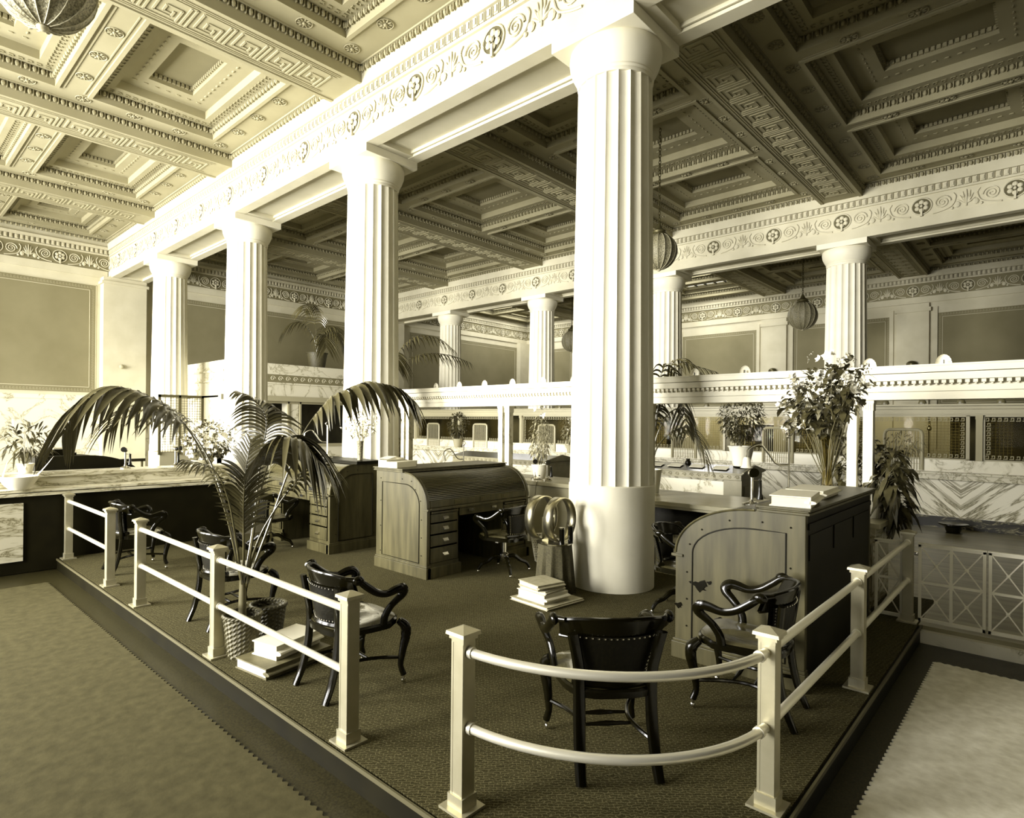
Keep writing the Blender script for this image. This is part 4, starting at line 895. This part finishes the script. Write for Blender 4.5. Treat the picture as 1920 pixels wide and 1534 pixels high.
def teller_unit():
    t = thing('teller_window', '', 'teller window', (TX, 0, 0), 0, g)
    f = MB().box(0, .05, -.93, -.88, 1.175, 1.95).box(0, .05, .83, .86, 1.175, 1.95).box(0, .05, -.93, .86, 1.175, 1.20).box(0, .05, -.93, .86, 1.92, 1.95)
    obj('frame', f, M['bronze'], t)
    obj('end_post', MB().box(-.03, .07, .86, .95, 1.175, 1.95).box(-.045, .08, .855, .955, 1.88, 1.95), M['key'], t)
    k = MB()
    def key(y, z): k.box(.018, .022, y-.028, y+.028, z-.03, z-.018); k.box(.018, .022, y-.028, y-.017, z-.03, z+.03); k.box(.018, .022, y-.028, y+.014, z+.018, z+.03); k.box(.018, .022, y+.004, y+.014, z-.005, z+.03)
    for y in np.arange(-.83, .82, .078): key(y, 1.875); (key(y, 1.245) if y > .33 or y < -.33 else None)
    for z in np.arange(1.32, 1.84, .078): key(-.83, z); key(.79, z)
    obj('key_border', k, M['ceil'], t)
    obj('glass_pane', MB().box(.024, .03, -.88, .83, 1.2, 1.92), M['glass'], t)
    # wicket
    w = MB(); P = [(-.01, -.28, .98), (-.01, -.28, 1.60), (-.01, -.265, 1.66), (-.01, -.22, 1.69), (-.01, 0, 1.695), (-.01, .22, 1.69), (-.01, .265, 1.66), (-.01, .28, 1.60), (-.01, .28, .98)]
    w.tube(P, .026, 8, up=(1, 0, 0)); wk = obj('wicket', w, M['bronze'], t, True)
    b = MB()
    for y in np.linspace(-.24, .24, 13): b.box(-.013, -.007, y-.005, y+.005, .98, 1.68)
    for z in (1.09, 1.17, 1.2): b.box(-.014, -.006, -.27, .27, z-.004, z+.004)
    obj('wicket_bars', b, M['key'], wk)
    sh = MB()
    for y in np.arange(-.88, -.3, .05): sh.box(.10, .103, y-.002, y+.002, 1.2, 1.9)
    for z in np.arange(1.22, 1.9, .05): sh.box(.10, .103, -.9, -.3, z-.002, z+.002)
    for y in np.arange(.5, .84, .05): sh.box(.10, .103, y-.002, y+.002, 1.2, 1.9)
    for z in np.arange(1.22, 1.9, .05): sh.box(.10, .103, .48, .84, z-.002, z+.002)
    obj('wire_screen', sh, M['brassd'], t); return t
tu = teller_unit(); remember()
lbs = ['teller window cut by the right edge of the view', 'teller window right of the paired piers behind the hanging foliage', 'teller window behind the bouquet with a barred wicket left of the gooseneck lamp', 'teller window with barred wicket just right of the centre column above the writing desk', 'teller window hidden behind the centre column', 'teller window directly left of the centre column', 'teller window just left of the paired piers', 'teller window partly behind the vase column with a dark interior']
uy = [.40, 2.02, 4.17, 5.83, 7.9, 9.8, 12.6, 14.7]
uy = [.02, 1.98, 4.10, 6.10, 8.10, 10.0, 12.5, 14.6]
for i, y in enumerate(uy):
    if i == 0: tu.location = (TX, y, 0); tu['label'] = lbs[0]
    else: dup(tu, (TX, y, 0), 0, lbs[i])
g = 'bronze shell lamps on the teller cornice'
lb2 = ['%s bronze shell lamp on the teller cornice, counted from the right edge' % q for q in ('first', 'second', 'third', 'fourth', 'fifth', 'sixth', 'seventh', 'eighth', 'ninth', 'tenth')]
sl2 = shell_lamp(lb2[0], (TX+.03, .65, 2.14), M['shaded'], PI, g); remember()
for i, y in enumerate((1.17, 1.71, 2.26, 3.6, 4.46, 5.01, 5.6, 9.6, 10.2)): dup(sl2, (TX+.03, y, 2.14), PI, lb2[i+1])
# dark boxes added behind the cages to blacken the view inside
def office(name, label, *b, mt='inner'): return quick(name, label, 'backdrop', MB().box(*b), M[mt])
office('dark_backdrop', 'added dark backdrop box seen through the cage glass at far right', 14.6, 15.2, -2.5, 1.45, 0, 1.95)
office('dark_backdrop', 'added dark backdrop box seen through the cage behind the foliage', 14.7, 15.1, 2.9, 4.4, 0, 1.7)
office('dark_backdrop_wall', 'added dark backdrop wall inside the cages left of the centre column', 14.6, 14.8, 7.2, 16.8, 0, 2.1)
office('dark_backdrop', 'added dark backdrop box seen through the cage behind the fern', 14.6, 15.0, 4.75, 5.6, 0, 1.75)
quick('pendant_bulb', 'bare light bulb hanging inside the teller cage right of the piers', 'lamp', MB().ell((TX+.15, 1.62, 1.72), (.035, .035, .055), 10, 8).tube([(TX+.15, 1.62, 1.76), (TX+.15, 1.62, 1.84), (TX+.15, 1.62, 1.85), (TX+.15, 1.62, 2.12)], [.014, .014, .006, .006], 8), M['nickel'], None, True)

# ------------------------------------------------------------------ marble vault enclosure behind the near columns
t = thing('marble_enclosure', 'tall white marble enclosure behind the left columns with a carved frieze band', 'enclosure', (0, 0, 0))
m = MB().box(6.75, 12.2, 15.6, 20.2, 2.35, 3.32).box(6.75, 7.05, 15.6, 20.2, 0, 2.4).box(8.6, 8.9, 15.6, 16, 0, 2.4).box(11.9, 12.2, 15.6, 20.2, 0, 2.4).box(6.75, 12.2, 15.6, 16.0, 0, 1.0).box(6.75, 12.2, 19.8, 20.2, 0, 3.3)
m.box(6.7, 12.2, 15.55, 20.2, 3.02, 3.07).box(6.7, 12.2, 15.55, 20.2, 2.76, 2.8); obj('marble_walls', m, M['marble'], t)
r = MB(); 
for k in range(22): x = 6.95+k*.23; r.tube([(x+.075*math.cos(a)*(1-a/10), 15.59, 2.91+.075*math.sin(a)*(1-a/10)) for a in np.linspace(0, 9, 18)], .01, 4)
obj('carved_band', r, M['plaster'], t); obj('band_ground', MB().box(6.74, 12.2, 15.588, 15.6, 2.8, 3.02), M['frieze'], t)
obj('cage_cornice', MB().box(6.6, 12.2, 15.42, 15.6, 2.28, 2.42), M['key'], t)
w = MB()
for x in (7.07, 8.55, 8.92, 11.86): w.box(x, x+.05, 15.56, 15.62, 1.0, 2.3)
w.box(7.05, 11.9, 15.56, 15.62, 1.0, 1.08).box(7.05, 11.9, 15.56, 15.62, 2.22, 2.3); obj('window_frames', w, M['bronze'], t)
obj('dark_interior', MB().box(7.06, 11.88, 16.9, 17.0, 0, 2.35), M['inner'], t)  # dark sheet standing in for the shade behind the windows

# ------------------------------------------------------------------ hanging beaded globes
def globe(label, c, r, top):
    t = thing('globe_light', label, 'lamp', c, 0, 'beaded globe lights hanging on chains')
    n = 40; v = []; nv = 20
    m = MB().lathe([(r*math.sin(PI*j/nv)*(1 if 0 < j < nv else 0)+(.0), -r*1.03*math.cos(PI*j/nv)) for j in range(nv+1)], n=48, flute=16, fd=.012*r/.25)
    obj('beaded_shade', m, M['globe'], t, True)
    b = MB()
    for k in range(16):
        a = 2*PI*k/16; b.tube([((r+.002)*math.sin(q)*math.cos(a), (r+.002)*math.sin(q)*math.sin(a), -(r+.002)*1.03*math.cos(q)) for q in np.linspace(.15, PI-.3, 14)], .004, 4)
    obj('ribs', b, M['cover'], t)
    obj('crown', MB().lathe([(r*.42, r*.93), (r*.46, r*.98), (r*.36, r*1.06), (r*.40, r*1.16), (r*.18, r*1.3), (r*.10, r*1.5), (.02, r*1.6)], n=20), M['brassd'], t, True)
    obj('finial', MB().ell((0, 0, -r*1.05), (r*.12, r*.12, r*.07), 12, 6), M['cover'], t, True)
    ch = MB(); z = r*1.55; k = 0
    while z < top-c[2]:
        if k % 2: ch.tube([(0, .022*math.cos(a), z+.035+.042*math.sin(a)) for a in np.linspace(0, 2*PI, 8, endpoint=False)], .008, 4, close=True, up=(1, 0, 0))
        else: ch.tube([(.022*math.cos(a), 0, z+.035+.042*math.sin(a)) for a in np.linspace(0, 2*PI, 8, endpoint=False)], .008, 4, close=True, up=(0, 1, 0))
        z += .062; k += 1
    obj('chain', ch, M['brassd'], t); return t
globe('beaded globe light hanging half hidden behind the right side of the centre column', (10.9, 5.58, 5.10), .34, 7.5)
globe('beaded globe light hanging between the far-row columns at right', (20.5, 5.68, 5.15), .42, 7.5)
globe('beaded globe light hanging left of the centre column, far away in the far aisle', (20.5, 14.3, 5.1), .42, 7.5)
globe('beaded globe light seen from below in the top left corner of the view', (1.15, 6.43, 5.62), .42, 7.5)

# ------------------------------------------------------------------ plants
def leaf(m, base, d, L, wd, droop=.3, up=np.array((0, 0, 1.))):
    d = np.array(d, float); d /= np.linalg.norm(d)+1e-9; sd = np.cross(d, up); sd /= np.linalg.norm(sd)+1e-9
    b = np.array(base, float); k = m.n; pts = []
    for u, ww in ((0, .12), (.35, 1), (.7, .75), (1, .03)):
        c = b+d*L*u-np.array((0, 0, droop*L*u*u)); pts += [c-sd*wd*ww/2+np.array((0, 0, wd*.12*ww)), c+sd*wd*ww/2+np.array((0, 0, wd*.12*ww))]
    m.add(pts, [(0, 1, 3, 2), (2, 3, 5, 4), (4, 5, 7, 6)])
def rdir(zl=-.3): 
    while True:
        v = rng.normal(size=3); v /= np.linalg.norm(v)
        if v[2] > zl: return v
def foliage(m, c, rad, n, L, wd, zl=-1, droop=.4, shell=.5):
    for _ in range(n):
        v = rdir(zl); q = rng.uniform(shell, 1)**.6; p = np.array(c)+v*np.array(rad)*q
        dd = v+rng.normal(size=3)*.6; leaf(m, p, dd, L*rng.uniform(.6, 1.3), wd*rng.uniform(.6, 1.2), droop)
def flowers(m, c, rad, n, r, zl=-1):
    for _ in range(n):
        v = rdir(zl); p = np.array(c)+v*np.array(rad)*rng.uniform(.6, 1.05)
        ax = v+rng.normal(size=3)*.4; ax /= np.linalg.norm(ax); s = np.cross(ax, (0, 0, 1)); s /= np.linalg.norm(s)+1e-9; u = np.cross(s, ax); rr = r*rng.uniform(.6, 1.2)
        for k in range(5):
            a = 2*PI*k/5; dd = s*math.cos(a)+u*math.sin(a)
            m.add([p, p+dd*rr*.6+np.cross(ax, dd)*rr*.4+ax*rr*.2, p+dd*rr+ax*rr*.45, p+dd*rr*.6-np.cross(ax, dd)*rr*.4+ax*rr*.2], [(0, 1, 2, 3)])
        m.ell(p, (rr*.25,)*3, 5, 3)
def stems(m, base, c, rad, n, r=.004):
    for _ in range(n):
        v = rdir(-.2); e = np.array(c)+v*np.array(rad)*.8; b = np.array(base)
        m.tube(cr([b, b+(e-b)*.5+rng.normal(size=3)*.03+np.array((0, 0, .05)), e], 3), [r, r*.5], 4)
def frond(par, pts, n=26, L=.42, wd=.03, s0=.4, droop=.8, fwd=.55, mt='leafp', r=.011, seed=0, spread=1.):
    """one palm leaf: arching rachis with drooping leaflets in two ranks"""
    rg = np.random.default_rng(seed); P = np.array(cr(pts, 8)); 
    seg = np.r_[0, np.cumsum(np.linalg.norm(np.diff(P, axis=0), axis=1))]; tot = seg[-1]; at = lambda t: np.array([np.interp(t*tot, seg, P[:, k]) for k in range(3)])
    m = MB(); m.tube([at(t) for t in np.linspace(0, 1, 30)], [r, r*.8, r*.5, r*.2], 6)
    for i in range(n):
        t = s0+(1-s0)*(i+.5)/n; p = at(t); tg = at(min(t+.02, 1))-at(t-.02); tg /= np.linalg.norm(tg)
        sd = np.cross(tg, (0, 0, 1)); 
        if np.linalg.norm(sd) < .2: sd = np.cross(tg, (.7, .7, 0))
        sd /= np.linalg.norm(sd); upv = np.cross(sd, tg)
        f = math.sin(PI*(.12+.80*(i+.5)/n))**.6*(1-.25*(i/n))
        for s in (-1, 1):
            d = sd*s*spread+tg*(fwd+.5*(i/n))+upv*.28+rg.normal(size=3)*.05; d /= np.linalg.norm(d); l = L*f*rg.uniform(.9, 1.1); q = 7; v = []
            for k in range(q+1):
                u = k/q; c = p+d*l*u+np.array((0, 0, -1))*droop*l*u**2.1; ww = wd*(math.sin(PI*min(1, .18+.62*u+.0))**.8)*(1-u**4)+.0015
                td = d+np.array((0, 0, -1))*droop*2.1*u**1.1; td /= np.linalg.norm(td); wv = np.cross(td, upv*1.+sd*s*.01); wv /= np.linalg.norm(wv)+1e-9
                v += [c-wv*ww/2, c+np.cross(wv, td)*ww*.16*-1, c+wv*ww/2]
            m.add(v, [(3*k+a, 3*k+a+1, 3*k+a+4, 3*k+a+3) for k in range(q) for a in (0, 1)])
    return obj('frond', m, M[mt], par, 2)
def wpot(par, r0, r1, h, mt, name='pot', weave=True):
    m = MB(); n = 48; v = []; rows = 18
    for j in range(rows+1):
        z = h*j/rows
        for k in range(n):
            q = r0+(r1-r0)*j/rows+(.005*(1 if (k//2+j) % 2 else -1) if weave else 0); v.append((q*math.cos(2*PI*k/n), q*math.sin(2*PI*k/n), z))
    m.add(v, [(i*n+k, i*n+(k+1) % n, (i+1)*n+(k+1) % n, (i+1)*n+k) for i in range(rows) for k in range(n)]+[tuple(range(n))[::-1]])
    o = obj(name, m, M[mt], par)
    rim = MB()
    for s in (0, 1): rim.tube([((r1+.006*math.cos(14*a+s*PI))*math.cos(a), (r1+.006*math.cos(14*a+s*PI))*math.sin(a), h+.006*math.sin(14*a+s*PI)) for a in np.linspace(0, 2*PI, 110, endpoint=False)], .009, 5, close=True)
    obj('rim', rim, M['cord'] if mt == 'wicker' else M[mt], par, True)
    obj('soil', MB().lathe([(0, h-.04), (r1-.01, h-.045)], n=24), M['soil'], par); return o
pc = np.array((2.04, 4.36, 0))
t = thing('potted_palm', 'large kentia palm in a braided wicker pot behind the left railing', 'palm', tuple(pc))
wpot(t, .10, .135, .30, 'wicker')
J = lambda L_: [tuple(np.array(p)-pc) for p in L_]
obj('trunk', MB().tube([(0, 0, .24), (0, 0, .4), (.0, .0, .56)], [.032, .028, .022], 10), M['stem'], t, True)
frond(t, J([(2.04, 4.36, .5), (1.93, 4.41, 1.07), (1.8, 4.47, 1.46), (1.67, 4.53, 1.72), (1.51, 4.63, 1.89), (1.29, 4.78, 1.97), (1.11, 4.9, 1.84), (1.03, 4.98, 1.64)]), 19, .44, .060, .55, 1.05, seed=1)
frond(t, J([(2.06, 4.35, .5), (2.19, 4.29, .9), (2.34, 4.2, 1.42), (2.44, 4.17, 1.68), (2.58, 4.09, 1.90), (2.66, 4.02, 1.97), (2.82, 3.92, 2.05), (3.02, 3.79, 2.02), (3.12, 3.68, 1.91)]), 17, .42, .055, .58, 1.1, seed=2)
frond(t, J([(2.05, 4.36, .5), (2.19, 4.5, .95), (2.32, 4.65, 1.44), (2.4, 4.72, 1.74), (2.36, 4.83, 1.91), (2.24, 4.88, 1.98)]), 24, .42, .022, .6, .7, seed=3)
frond(t, J([(2.06, 4.34, .5), (2.06, 4.21, 1.0), (2.04, 4.01, 1.4), (2.07, 3.83, 1.61), (2.13, 3.7, 1.62), (2.22, 3.6, 1.46)]), 19, .42, .046, .62, 1.1, seed=4)
frond(t, J([(2.05, 4.36, .5), (1.98, 4.22, .93), (1.93, 4.12, 1.18), (1.92, 4.06, 1.44), (1.94, 4.04, 1.61)]), 24, .34, .022, .38, .35, fwd=1.0, seed=5)
frond(t, J([(2.04, 4.36, .5), (1.91, 4.21, .94), (1.83, 4.16, 1.22), (1.72, 4.13, 1.41), (1.55, 4.15, 1.48)]), 12, .26, .018, .72, .7, seed=6)
frond(t, J([(2.04, 4.36, .5), (2.06, 4.64, .95), (2.0, 4.85, 1.4), (1.9, 5.09, 1.69), (1.78, 5.35, 1.86), (1.62, 5.6, 1.83), (1.49, 5.73, 1.65)]), 22, .42, .025, .62, .85, seed=7)
frond(t, J([(2.05, 4.36, .5), (2.12, 4.24, .9), (2.25, 4.05, 1.25), (2.36, 3.9, 1.42), (2.46, 3.78, 1.38)]), 16, .30, .024, .62, .8, seed=8)
t = thing('wicker_basket', 'dark round basket with braided rim standing behind the wicker palm pot', 'basket', (2.33, 4.52, 0)); wpot(t, .10, .135, .28, 'wickerd', 'basket_wall')

def pot_lathe(par, r0, r1, h, mt='pot', nm='pot'): obj(nm, MB().lathe([(r0, 0), (r0*1.02, .01), (r1, h-.02), (r1*1.08, h-.015), (r1*1.08, h), (r1*.9, h), (r1*.88, h-.03), (0, h-.035)], n=24), M[mt], par, True)
# palms on high places
def small_palm(label, loc, fr, potr=.16, poth=.28, mt='wickerd', L=.4, n=18, sc=1.):
    t = thing('palm_plant', label, 'palm', loc); pot_lathe(t, potr*.75, potr, poth, mt)
    for i, (az, rise, reach, dr) in enumerate(fr):
        a = R(az); d = np.array((math.cos(a), math.sin(a), 0)); P = [np.array((0, 0, poth-.03)), d*reach*.12+np.array((0, 0, poth+rise*.55)), d*reach*.42+np.array((0, 0, poth+rise*.95)), d*reach*.75+np.array((0, 0, poth+rise*.92)), d*reach+np.array((0, 0, poth+rise*(1-dr)))]
        frond(t, P, n, L, .03*sc, .35, .9, seed=20+i)
    return t
small_palm('palm in a dark basket on top of the marble enclosure behind the left columns', (9.7, 15.95, 3.322), [(225, 1.3, 1.6, .25), (150, .9, 1.0, .4), (300, .6, .9, .7), (20, .9, 1.0, .5), (260, .5, .7, .8), (330, .8, .9, .6)], .3, .45, L=.62, n=18, sc=1.3)
small_palm('palm on the white cornice behind the vase column, fronds reaching right', (6.98, 9.0, 2.316), [(-58, .50, 1.55, .35), (-52, .85, 1.25, .35), (100, .6, .6, .6), (-110, .5, .5, .6)], .12, .2, L=.42)
small_palm('palm with drooping leaves between centre column and cornice lamps at right', (7.35, 3.85, .853), [(-60, 1.45, .8, .12), (-35, 1.5, .75, .2), (-90, 1.2, .5, .6), (-70, .8, .6, .7), (60, 1.1, .5, .3), (-110, 1.4, .5, .2), (-50, .55, .75, .9)], .14, .3, 'pot', L=.34, sc=.9)
# bouquet vase on the right desk
t = thing('bouquet', 'tall glass vase with a huge bouquet of roses on the right roll-top desk', 'flowers', (5.62, 1.36, 1.203))
obj('vase', MB().lathe([(.055, 0), (.06, .01), (.045, .06), (.036, .2), (.04, .34), (.06, .46), (.058, .46), (.036, .34), (.032, .2), (.038, .06), (0, .03)], n=28), M['glass'], t, True)
sm = MB(); lm = MB(); fm = MB(); lp = MB()
for c, rad, n in (((0, 0, .80), (.24, .26, .24), 260), ((-.03, .16, .68), (.14, .20, .18), 120), ((.02, -.12, .92), (.14, .16, .18), 110), ((.0, .02, .56), (.10, .12, .16), 90)):
    foliage(lm, c, rad, n, .075, .05); stems(sm, (0, 0, .05), c, rad, 14, .004)
foliage(lp, (.02, -.17, .95), (.13, .15, .14), 160, .03, .012); foliage(lp, (0, .05, .78), (.22, .28, .24), 120, .06, .035)
flowers(fm, (0, 0, .80), (.28, .30, .28), 34, .042); flowers(fm, (-.03, .2, .66), (.14, .22, .16), 20, .04); flowers(fm, (0, -.1, .95), (.16, .18, .2), 16, .04); flowers(fm, (0, .0, 1.08), (.12, .2, .1), 8, .038)
obj('stems', sm, M['stem'], t); obj('leaves', lm, M['leaf'], t); obj('pale_leaves', lp, M['leafl'], t); obj('blossoms', fm, M['petal'], t)
def bush(name, label, cat, loc, pot, parts, fl=(), potmt='pot', lmt='leaf', smt='stem'):
    t = thing(name, label, cat, loc); r0, r1, h = pot
    if potmt: pot_lathe(t, r0, r1, h, potmt)
    lm = MB(); sm = MB()
    for c, rad, n, L_, wd, dr in parts: foliage(lm, c, rad, n, L_, wd, droop=dr); stems(sm, (0, 0, h-.02), c, rad, 10)
    obj('leaves', lm, M[lmt], t); obj('stems', sm, M[smt], t)
    if fl:
        fm = MB()
        for c, rad, n, r in fl: flowers(fm, c, rad, n, r)
        obj('blossoms', fm, M['petal'], t)
    return t
bush('flower_vase', 'slender vase of pale flowers on the left roll-top desk', 'flowers', (4.95, 7.0, 1.203), (.035, .045, .27), [((0, 0, .5), (.22, .26, .2), 220, .05, .025, .3)], [((0, 0, .52), (.25, .30, .22), 70, .025)], 'globe', 'leafl')
bush('potted_fern', 'bushy fern in a pale fluted pot on the gabled writing desk', 'plant', (9.9, 3.62, 1.09), (.12, .19, .32), [((0, 0, .80), (.35, .35, .42), 1900, .065, .022, .4)])
bush('potted_climber', 'tall leafy potted plant right of the paired piers behind the centre desk', 'plant', (7.25, 5.62, .902), (.08, .12, .22), [((0, 0, .62), (.14, .16, .36), 420, .07, .022, .5)], [((0, 0, 1.02), (.08, .1, .08), 6, .045)], 'pot', 'leafl')
bush('potted_foliage', 'mass of broad dark leaves hanging at the end of the marble counter', 'plant', (6.98, 1.30, .853), (.08, .10, .16), [((.05, -.12, .42), (.16, .16, .30), 170, .16, .07, .9), ((.1, -.17, .14), (.12, .10, .16), 70, .15, .08, 1.0), ((.25, .2, .5), (.25, .25, .35), 160, .10, .05, .6)], (), 'pot', 'leaf')
t = bush('feathery_spray', 'pale feathery spray beside the dark hanging leaves at the counter end', 'plant', (7.35, 1.22, .853), (.05, .06, .14), [((.05, -.10, .72), (.12, .18, .10), 150, .07, .012, .3), ((0, .25, .55), (.18, .2, .3), 200, .08, .03, .5)], (), 'pot', 'leafl')
bush('potted_bush', 'dark bushy plant in a pale pot on the teller ledge left of the paired piers', 'plant', (TX-.12, 13.35, .972), (.10, .15, .26), [((0, 0, .7), (.30, .34, .36), 420, .12, .05, .4)], (), 'key', 'leaf')
bush('potted_bush', 'pale leafy plant on the teller ledge just left of the centre column', 'plant', (TX-.12, 9.15, .972), (.07, .10, .2), [((0, 0, .6), (.16, .22, .34), 260, .10, .04, .5)], [((0, 0, .75), (.16, .2, .24), 14, .04)], 'key', 'leafl')
bush('rubber_plant', 'spiky broad-leaved plant on the marble partition at the far left edge', 'plant', (1.55, 9.42, 1.052), (.07, .09, .12), [((0, 0, .42), (.26, .22, .22), 150, .17, .035, .3)], (), 'pot', 'leaf')
bush('flowering_shrub', 'round flowering shrub in front of the wire cage behind the palm', 'plant', (3.95, 9.9, 1.0), (.12, .16, .1), [((.1, 0, .42), (.42, .3, .30), 520, .07, .05, .4)], [((.1, 0, .42), (.46, .34, .34), 150, .045)], 'key', 'leaf')
# white lily-shaped paper wrap on the left ledge
t = thing('white_bowl', 'white wrapped bowl with a pointed corner on the partition at the far left edge', 'bowl', (1.42, 9.02, .882))
m = MB(); m.lathe([(.09, 0), (.15, .06), (.21, .16), (.20, .165), (.14, .07), (.0, .02)], n=24); obj('bowl_wrap', m, M['pot'], t, True)
m = MB(); m.grid(lambda u, v: (.10+.24*v, -.06+.12*u*(1-v), .10+.30*v**1.3), 2, 6); m.grid(lambda u, v: (-.17+.05*v, -.06+.14*u*(1-v), .10+.26*v), 2, 5); obj('paper_points', m, M['pot'], t, True)
# small wall ornaments
quick('wall_knob', 'small round bronze fixture on the pilaster at left', 'fixture', MB().ell((5.6, YW-.41, 3.3), (.07, .05, .07), 12, 8), M['key'], None, True)
for (y, lb) in ((3.517, 'small bronze bracket light on the right wall pilaster, nearer one'), (7.939, 'small bronze bracket light on the right wall pilaster, farther one')):
    quick('bracket_light', lb, 'lamp', MB().ell((X2-.22, y, 3.85), (.12, .16, .12), 10, 6).box(X2-.2, X2-.1, y-.05, y+.05, 3.7, 3.85), M['brassd'], 'bracket lights on the right wall pilasters', True)
